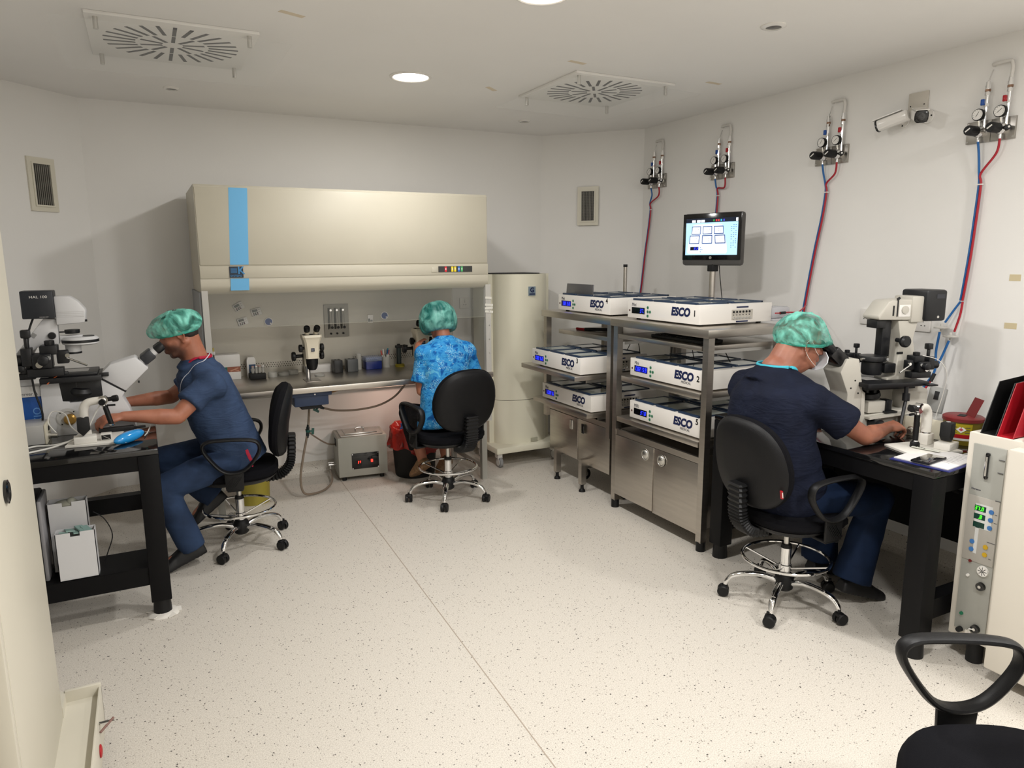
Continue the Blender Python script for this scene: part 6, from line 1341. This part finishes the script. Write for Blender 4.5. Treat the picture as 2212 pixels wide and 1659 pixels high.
def bouffant(t, L, fr, mat, prof, shift=(0, 0, 0), tilt=0, seed=0, band=None, disp=.010):
    f, s, u = fr; R = Matrix.Rotation(tilt, 3, s); f2, u2 = R @ f, R @ u; n = 72; rings = []
    for k, (rf, rb, rs_, z, amp) in enumerate(prof):
        ring = []
        for i in range(n):
            a = 2*pi*i/n; x = cos(a); y = sin(a); w_ = 1+amp*(sin(i*.9+k*1.7+seed)+.7*sin(i*2.1+k+seed*2)+.5*sin(i*3.7+k*.6))
            ring.append(L(*shift)+f2*((rf if x > 0 else rb)*x*w_)+s*(rs_*y*w_)+u2*(z*(1)+amp*.04*sin(i*1.3+k)))
        rings.append(ring)
    b = B(mat); b.loft(rings, cap=False); b.add(rings[-1], [tuple(range(n))]); b.build('surgical_cap', t, world=True, ang=80); o = LAST[0]
    m = o.modifiers.new('sub', 'SUBSURF'); m.levels = 1; m.render_levels = 2
    d = o.modifiers.new('crinkle', 'DISPLACE'); d.texture = TEXC; d.strength = disp; d.mid_level = .5; d.texture_coords = 'LOCAL'
    if band:
        q = [rings[0][i]*.0+ (rings[0][i]+(rings[1][i]-rings[0][i])*.3) for i in range(0, n, 2)]
        B(band).tube(q, .0075, 8, closed=True, sub=2).build('cap_band', o, world=True)
    return o
CAPT = cap_mat('cap_teal', '#2c9a86', '#6cd0bb', .50, .95); CAP1 = cap_mat('cap_teal_thin', '#2c9a86', '#7fd8c5', .25, .85); CAPB = P('cap_edge_teal', '#3fb39f', .5, alpha=.9, bump=.5, bscale=90)
CAPG = cap_mat('cap_dark_teal', '#1d6f68', '#6fb3a8', .72, .97)
HAIRD = P('hair_dark', '#241b17', .6, bump=.8, bscale=500); HAIRG = P('hair_short_grey_brown', '#6a4838', .7, bump=.8, bscale=500, var=.3, vscale=60)
STUB = P('stubble_skin', '#6b4335', .6, bump=.5, bscale=500, var=.15, vscale=60)
SK1 = skin_mat('skin_tan', '#9a6048', '#b0735a', [((-.262, -.015, 1.142), .088, '#2c1e19', .8)]); SK2 = skin_mat('skin_warm', '#a86a50', '#bb7c62'); SK3 = skin_mat('skin_brown', '#855240', '#9c654e')
SHB = P('shoe_black', '#101012', .5)
# ---- man in royal blue scrubs at the left table, facing left
f0 = (-1, 0, 0)
J = dict(head=(.142, 4.155, 1.238), hf=(-.94, 0, -.33), torso=[((.375, 4.17, .565), .17, .125), ((.345, 4.17, .66), .165, .135), ((.305, 4.165, .77), .165, .135), ((.275, 4.165, .88), .175, .13), ((.245, 4.165, .97), .175, .12), ((.225, 4.16, 1.035), .13, .098), ((.222, 4.16, 1.075), .065, .06)],
         shl=(.262, 3.985, .985), ell=(.095, 3.905, .840), wrl=(-.140, 3.880, .872), shr=(.262, 4.345, .985), elr=(.085, 4.37, .865), wrr=(-.14, 4.20, .885),
         handl=((-1, -.05, -.05), (0, .35, -1), (0, 1, .35), (.6, .8, .5)), handr=((-1, -.3, -.1), (0, -.3, -1), (0, -1, .1), (.4, .5, .3)),
         hpl=(.36, 4.075, .54), knl=(-.005, 4.01, .445), anl=(.115, 3.985, .105), tol=(-.06, 3.96, .05), hpr=(.36, 4.265, .545), knr=(.005, 4.34, .52), anr=(.255, 4.29, .275), tor=(.10, 4.27, .165), fur=(-.5, 0, .9))
t, L, fr, bo, to = person('man in royal blue scrubs and teal cap looking into the left microscope', 'person', (.38, 4.17, 0), f0, J, SK1, cloth_mat('scrub_royal', '#303e57', '#3a4b69'), cloth_mat('scrub_royal_trousers', '#27344c', '#30415e', soft=True),
    dict(hs=.98, trim=P('trim_crimson', '#b01838', .6), hair=HAIRD, shoe=SHB, sleeve=.15, cuff=.070, vneck=.05, collar_shift=(.0, 0, .02),
         hem=[((.41, 4.17, .50), .185, .15), ((.375, 4.17, .58), .185, .15), ((.345, 4.17, .68), .178, .145)]))
bouffant(t, L, fr, CAP1, [(.090, .092, .080, .008, .01), (.120, .106, .090, -.002, .03), (.150, .128, .105, .022, .03), (.145, .136, .108, .055, .025), (.108, .122, .098, .090, .025), (.060, .090, .070, .115, .02), (.02, .04, .03, .124, .02)], tilt=radians(-8), seed=1, band=CAPB)
b = B(P('lanyard', '#cfd3dc', .5)).tube([(.285, 4.12, 1.125), (.262, 4.072, 1.105), (.205, 4.055, 1.055), (.155, 4.06, 1.00), (.122, 4.08, .93), (.118, 4.10, .87)], .0024, 6); lan = b.build('lanyard', t, world=True)
b = B(P('badge_plastic', '#c9a93a', .4)).obox((.128, 4.06, .80), (.010, .03, .035), (0, .3, .4)); b.build('badge', t, world=True)
b = B(P('trim_crimson', '#b01838', .6)).tube([(.415, 4.018, .60), (.43, 4.014, .55), (.45, 4.012, .50)], (.006, .004), 8); wrap_(b.build('hem_trim', to, world=True), to, .002)
wrap_(lan, to)
# ---- woman in patterned blue top, seen from behind
f0 = V((-.06, 1, 0)).normalized()
J = dict(head=(1.785, 4.60, 1.198), hf=(-.10, .86, -.50), torso=[((1.735, 4.40, .565), .165, .12), ((1.735, 4.415, .66), .135, .11), ((1.755, 4.44, .77), .128, .105), ((1.78, 4.465, .88), .145, .105), ((1.795, 4.49, .97), .155, .095), ((1.80, 4.51, 1.03), .11, .07), ((1.80, 4.525, 1.068), .055, .05)],
         shl=(1.650, 4.505, .985), ell=(1.615, 4.50, .735), wrl=(1.655, 4.675, .955), shr=(1.950, 4.505, .985), elr=(2.02, 4.52, .76), wrr=(1.90, 4.70, .87),
         handl=((.15, .15, 1), (.9, .3, 0), (0, -.3, 1), (.5, .5, .3)), handr=((-.8, .6, .1), (0, .2, -1), (-.5, .5, .5), (.5, .6, .4)),
         hpl=(1.655, 4.42, .53), knl=(1.625, 4.80, .53), anl=(1.665, 4.64, .20), tol=(1.650, 4.76, .13), hpr=(1.815, 4.42, .53), knr=(1.86, 4.80, .53), anr=(1.84, 4.64, .20), tor=(1.85, 4.76, .13))
t, L, fr, bo, to = person('woman in blue patterned scrub top and teal cap seated at the flow cabinet', 'person', (1.74, 4.42, 0), f0, J, SK2, cloth_mat('scrub_patterned', '#1f6fb4', '#2f86c6', True), cloth_mat('trousers_black', '#0c0c0f', '#141417'),
    dict(hs=.92, hair=HAIRD, shoe=P('shoe_tan', '#8a6a4a', .6, var=.4, vscale=60), nk=.85, nape=True, arm=.80, hand=.88, sleeve=.19, cuff=.082, leglen=.72, hemr=.075, hem=[((1.735, 4.385, .50), .185, .14), ((1.735, 4.395, .56), .18, .138), ((1.735, 4.41, .64), .155, .128), ((1.75, 4.43, .72), .142, .12)], fold=.018))
bouffant(t, L, fr, CAPG, [(.080, .088, .084, -.080, .01), (.105, .122, .116, -.085, .02), (.118, .140, .134, -.035, .02), (.116, .146, .132, .030, .02), (.095, .125, .106, .090, .02), (.055, .085, .07, .122, .02), (.02, .04, .03, .132, .02)], tilt=radians(-12), seed=4, band=None, disp=.008)
# ---- man in dark navy scrubs at the right table
f0 = V((.985, -.17, 0)).normalized()
J = dict(head=(2.662, 2.283, 1.232), hf=(.90, -.32, -.13), torso=[((2.575, 2.235, .56), .185, .14), ((2.535, 2.25, .66), .185, .145), ((2.505, 2.27, .78), .19, .145), ((2.495, 2.285, .90), .20, .14), ((2.505, 2.295, .99), .20, .12), ((2.525, 2.30, 1.055), .135, .085), ((2.540, 2.30, 1.105), .07, .065)],
         shl=(2.555, 2.500, 1.01), ell=(2.80, 2.56, .84), wrl=(2.96, 2.40, .855), shr=(2.545, 2.100, 1.005), elr=(2.755, 1.985, .842), wrr=(2.945, 2.015, .850),
         handl=((.8, -.5, 0), (0, 0, -1), (0, -1, 0), (.4, .5, .3)), handr=((1, .0, .08), (.1, .35, -.9), (-.1, .9, .35), (.65, .8, .5)),
         hpl=(2.56, 2.33, .54), knl=(2.97, 2.34, .50), anl=(2.93, 2.31, .10), tol=(3.10, 2.30, .05), hpr=(2.56, 2.135, .54), knr=(2.975, 2.055, .50), anr=(2.86, 2.07, .105), tor=(3.03, 2.04, .05))
t, L, fr, bo, to = person('man in dark navy scrubs and light teal cap looking into the right microscope', 'person', (2.57, 2.235, 0), f0, J, SK3, cloth_mat('scrub_navy', '#101422', '#161b2c'), cloth_mat('scrub_navy_trousers', '#121e33', '#16253f', soft=True),
    dict(hs=1.0, hair=HAIRG, nape=True, nk=1.12, shoe=SHB, sleeve=.19, cuff=.085, trim=P('trim_cyan', '#3fb0c4', .6), vneck=.03, collar_r=.082, collar_shift=(.0, 0, .015), hemr=.088, leglen=.98,
         hem=[((2.565, 2.24, .49), .20, .16), ((2.56, 2.24, .58), .198, .16), ((2.53, 2.255, .68), .195, .155)]))
bouffant(t, L, fr, CAP1, [(.092, .096, .082, -.004, .015), (.135, .112, .096, -.012, .035), (.150, .125, .108, .018, .03), (.118, .130, .110, .050, .03), (.100, .112, .100, .088, .03), (.070, .072, .070, .122, .03), (.03, .03, .03, .138, .02)], tilt=radians(-3), seed=8, band=CAPB, disp=.013)
f, s, u = fr
b = B(P('mask_white', '#d9dde2', .7)); rs = []
for z, x, w_ in ((-.028, .118, .030), (-.05, .125, .048), (-.075, .122, .055), (-.10, .108, .05), (-.118, .080, .035)): rs.append([L(x-.5*abs(q)*abs(q)*18*w_-.002*j_, q*1, z) for j_, q in ((0, -w_), (0, -w_*.5), (0, 0), (0, w_*.5), (0, w_))]+[L(x-.5*abs(q)*abs(q)*18*w_-.004, q, z) for q in (w_, w_*.5, 0, -w_*.5, -w_)])
b.loft(rs); b.build('face_mask', t, world=True); fm = LAST[0]
b = B(WHT)
for y in (-1, 1):
    b.tube([L(.070, y*.052, -.045), L(.040, y*.072, -.025), L(.010, y*.083, .012), L(-.012, y*.090, .014), L(-.022, y*.086, -.012), L(-.004, y*.080, -.045), L(.03, y*.068, -.075), L(.068, y*.050, -.098)], .0013, 6)
b.build('ear_loops', fm, world=True)
b = B(P('trim_cyan', '#3fb0c4', .6)).tube([(2.615, 2.058, .58), (2.62, 2.052, .54), (2.622, 2.05, .50)], (.007, .004), 8); wrap_(b.build('hem_trim', to, world=True), to, .002)
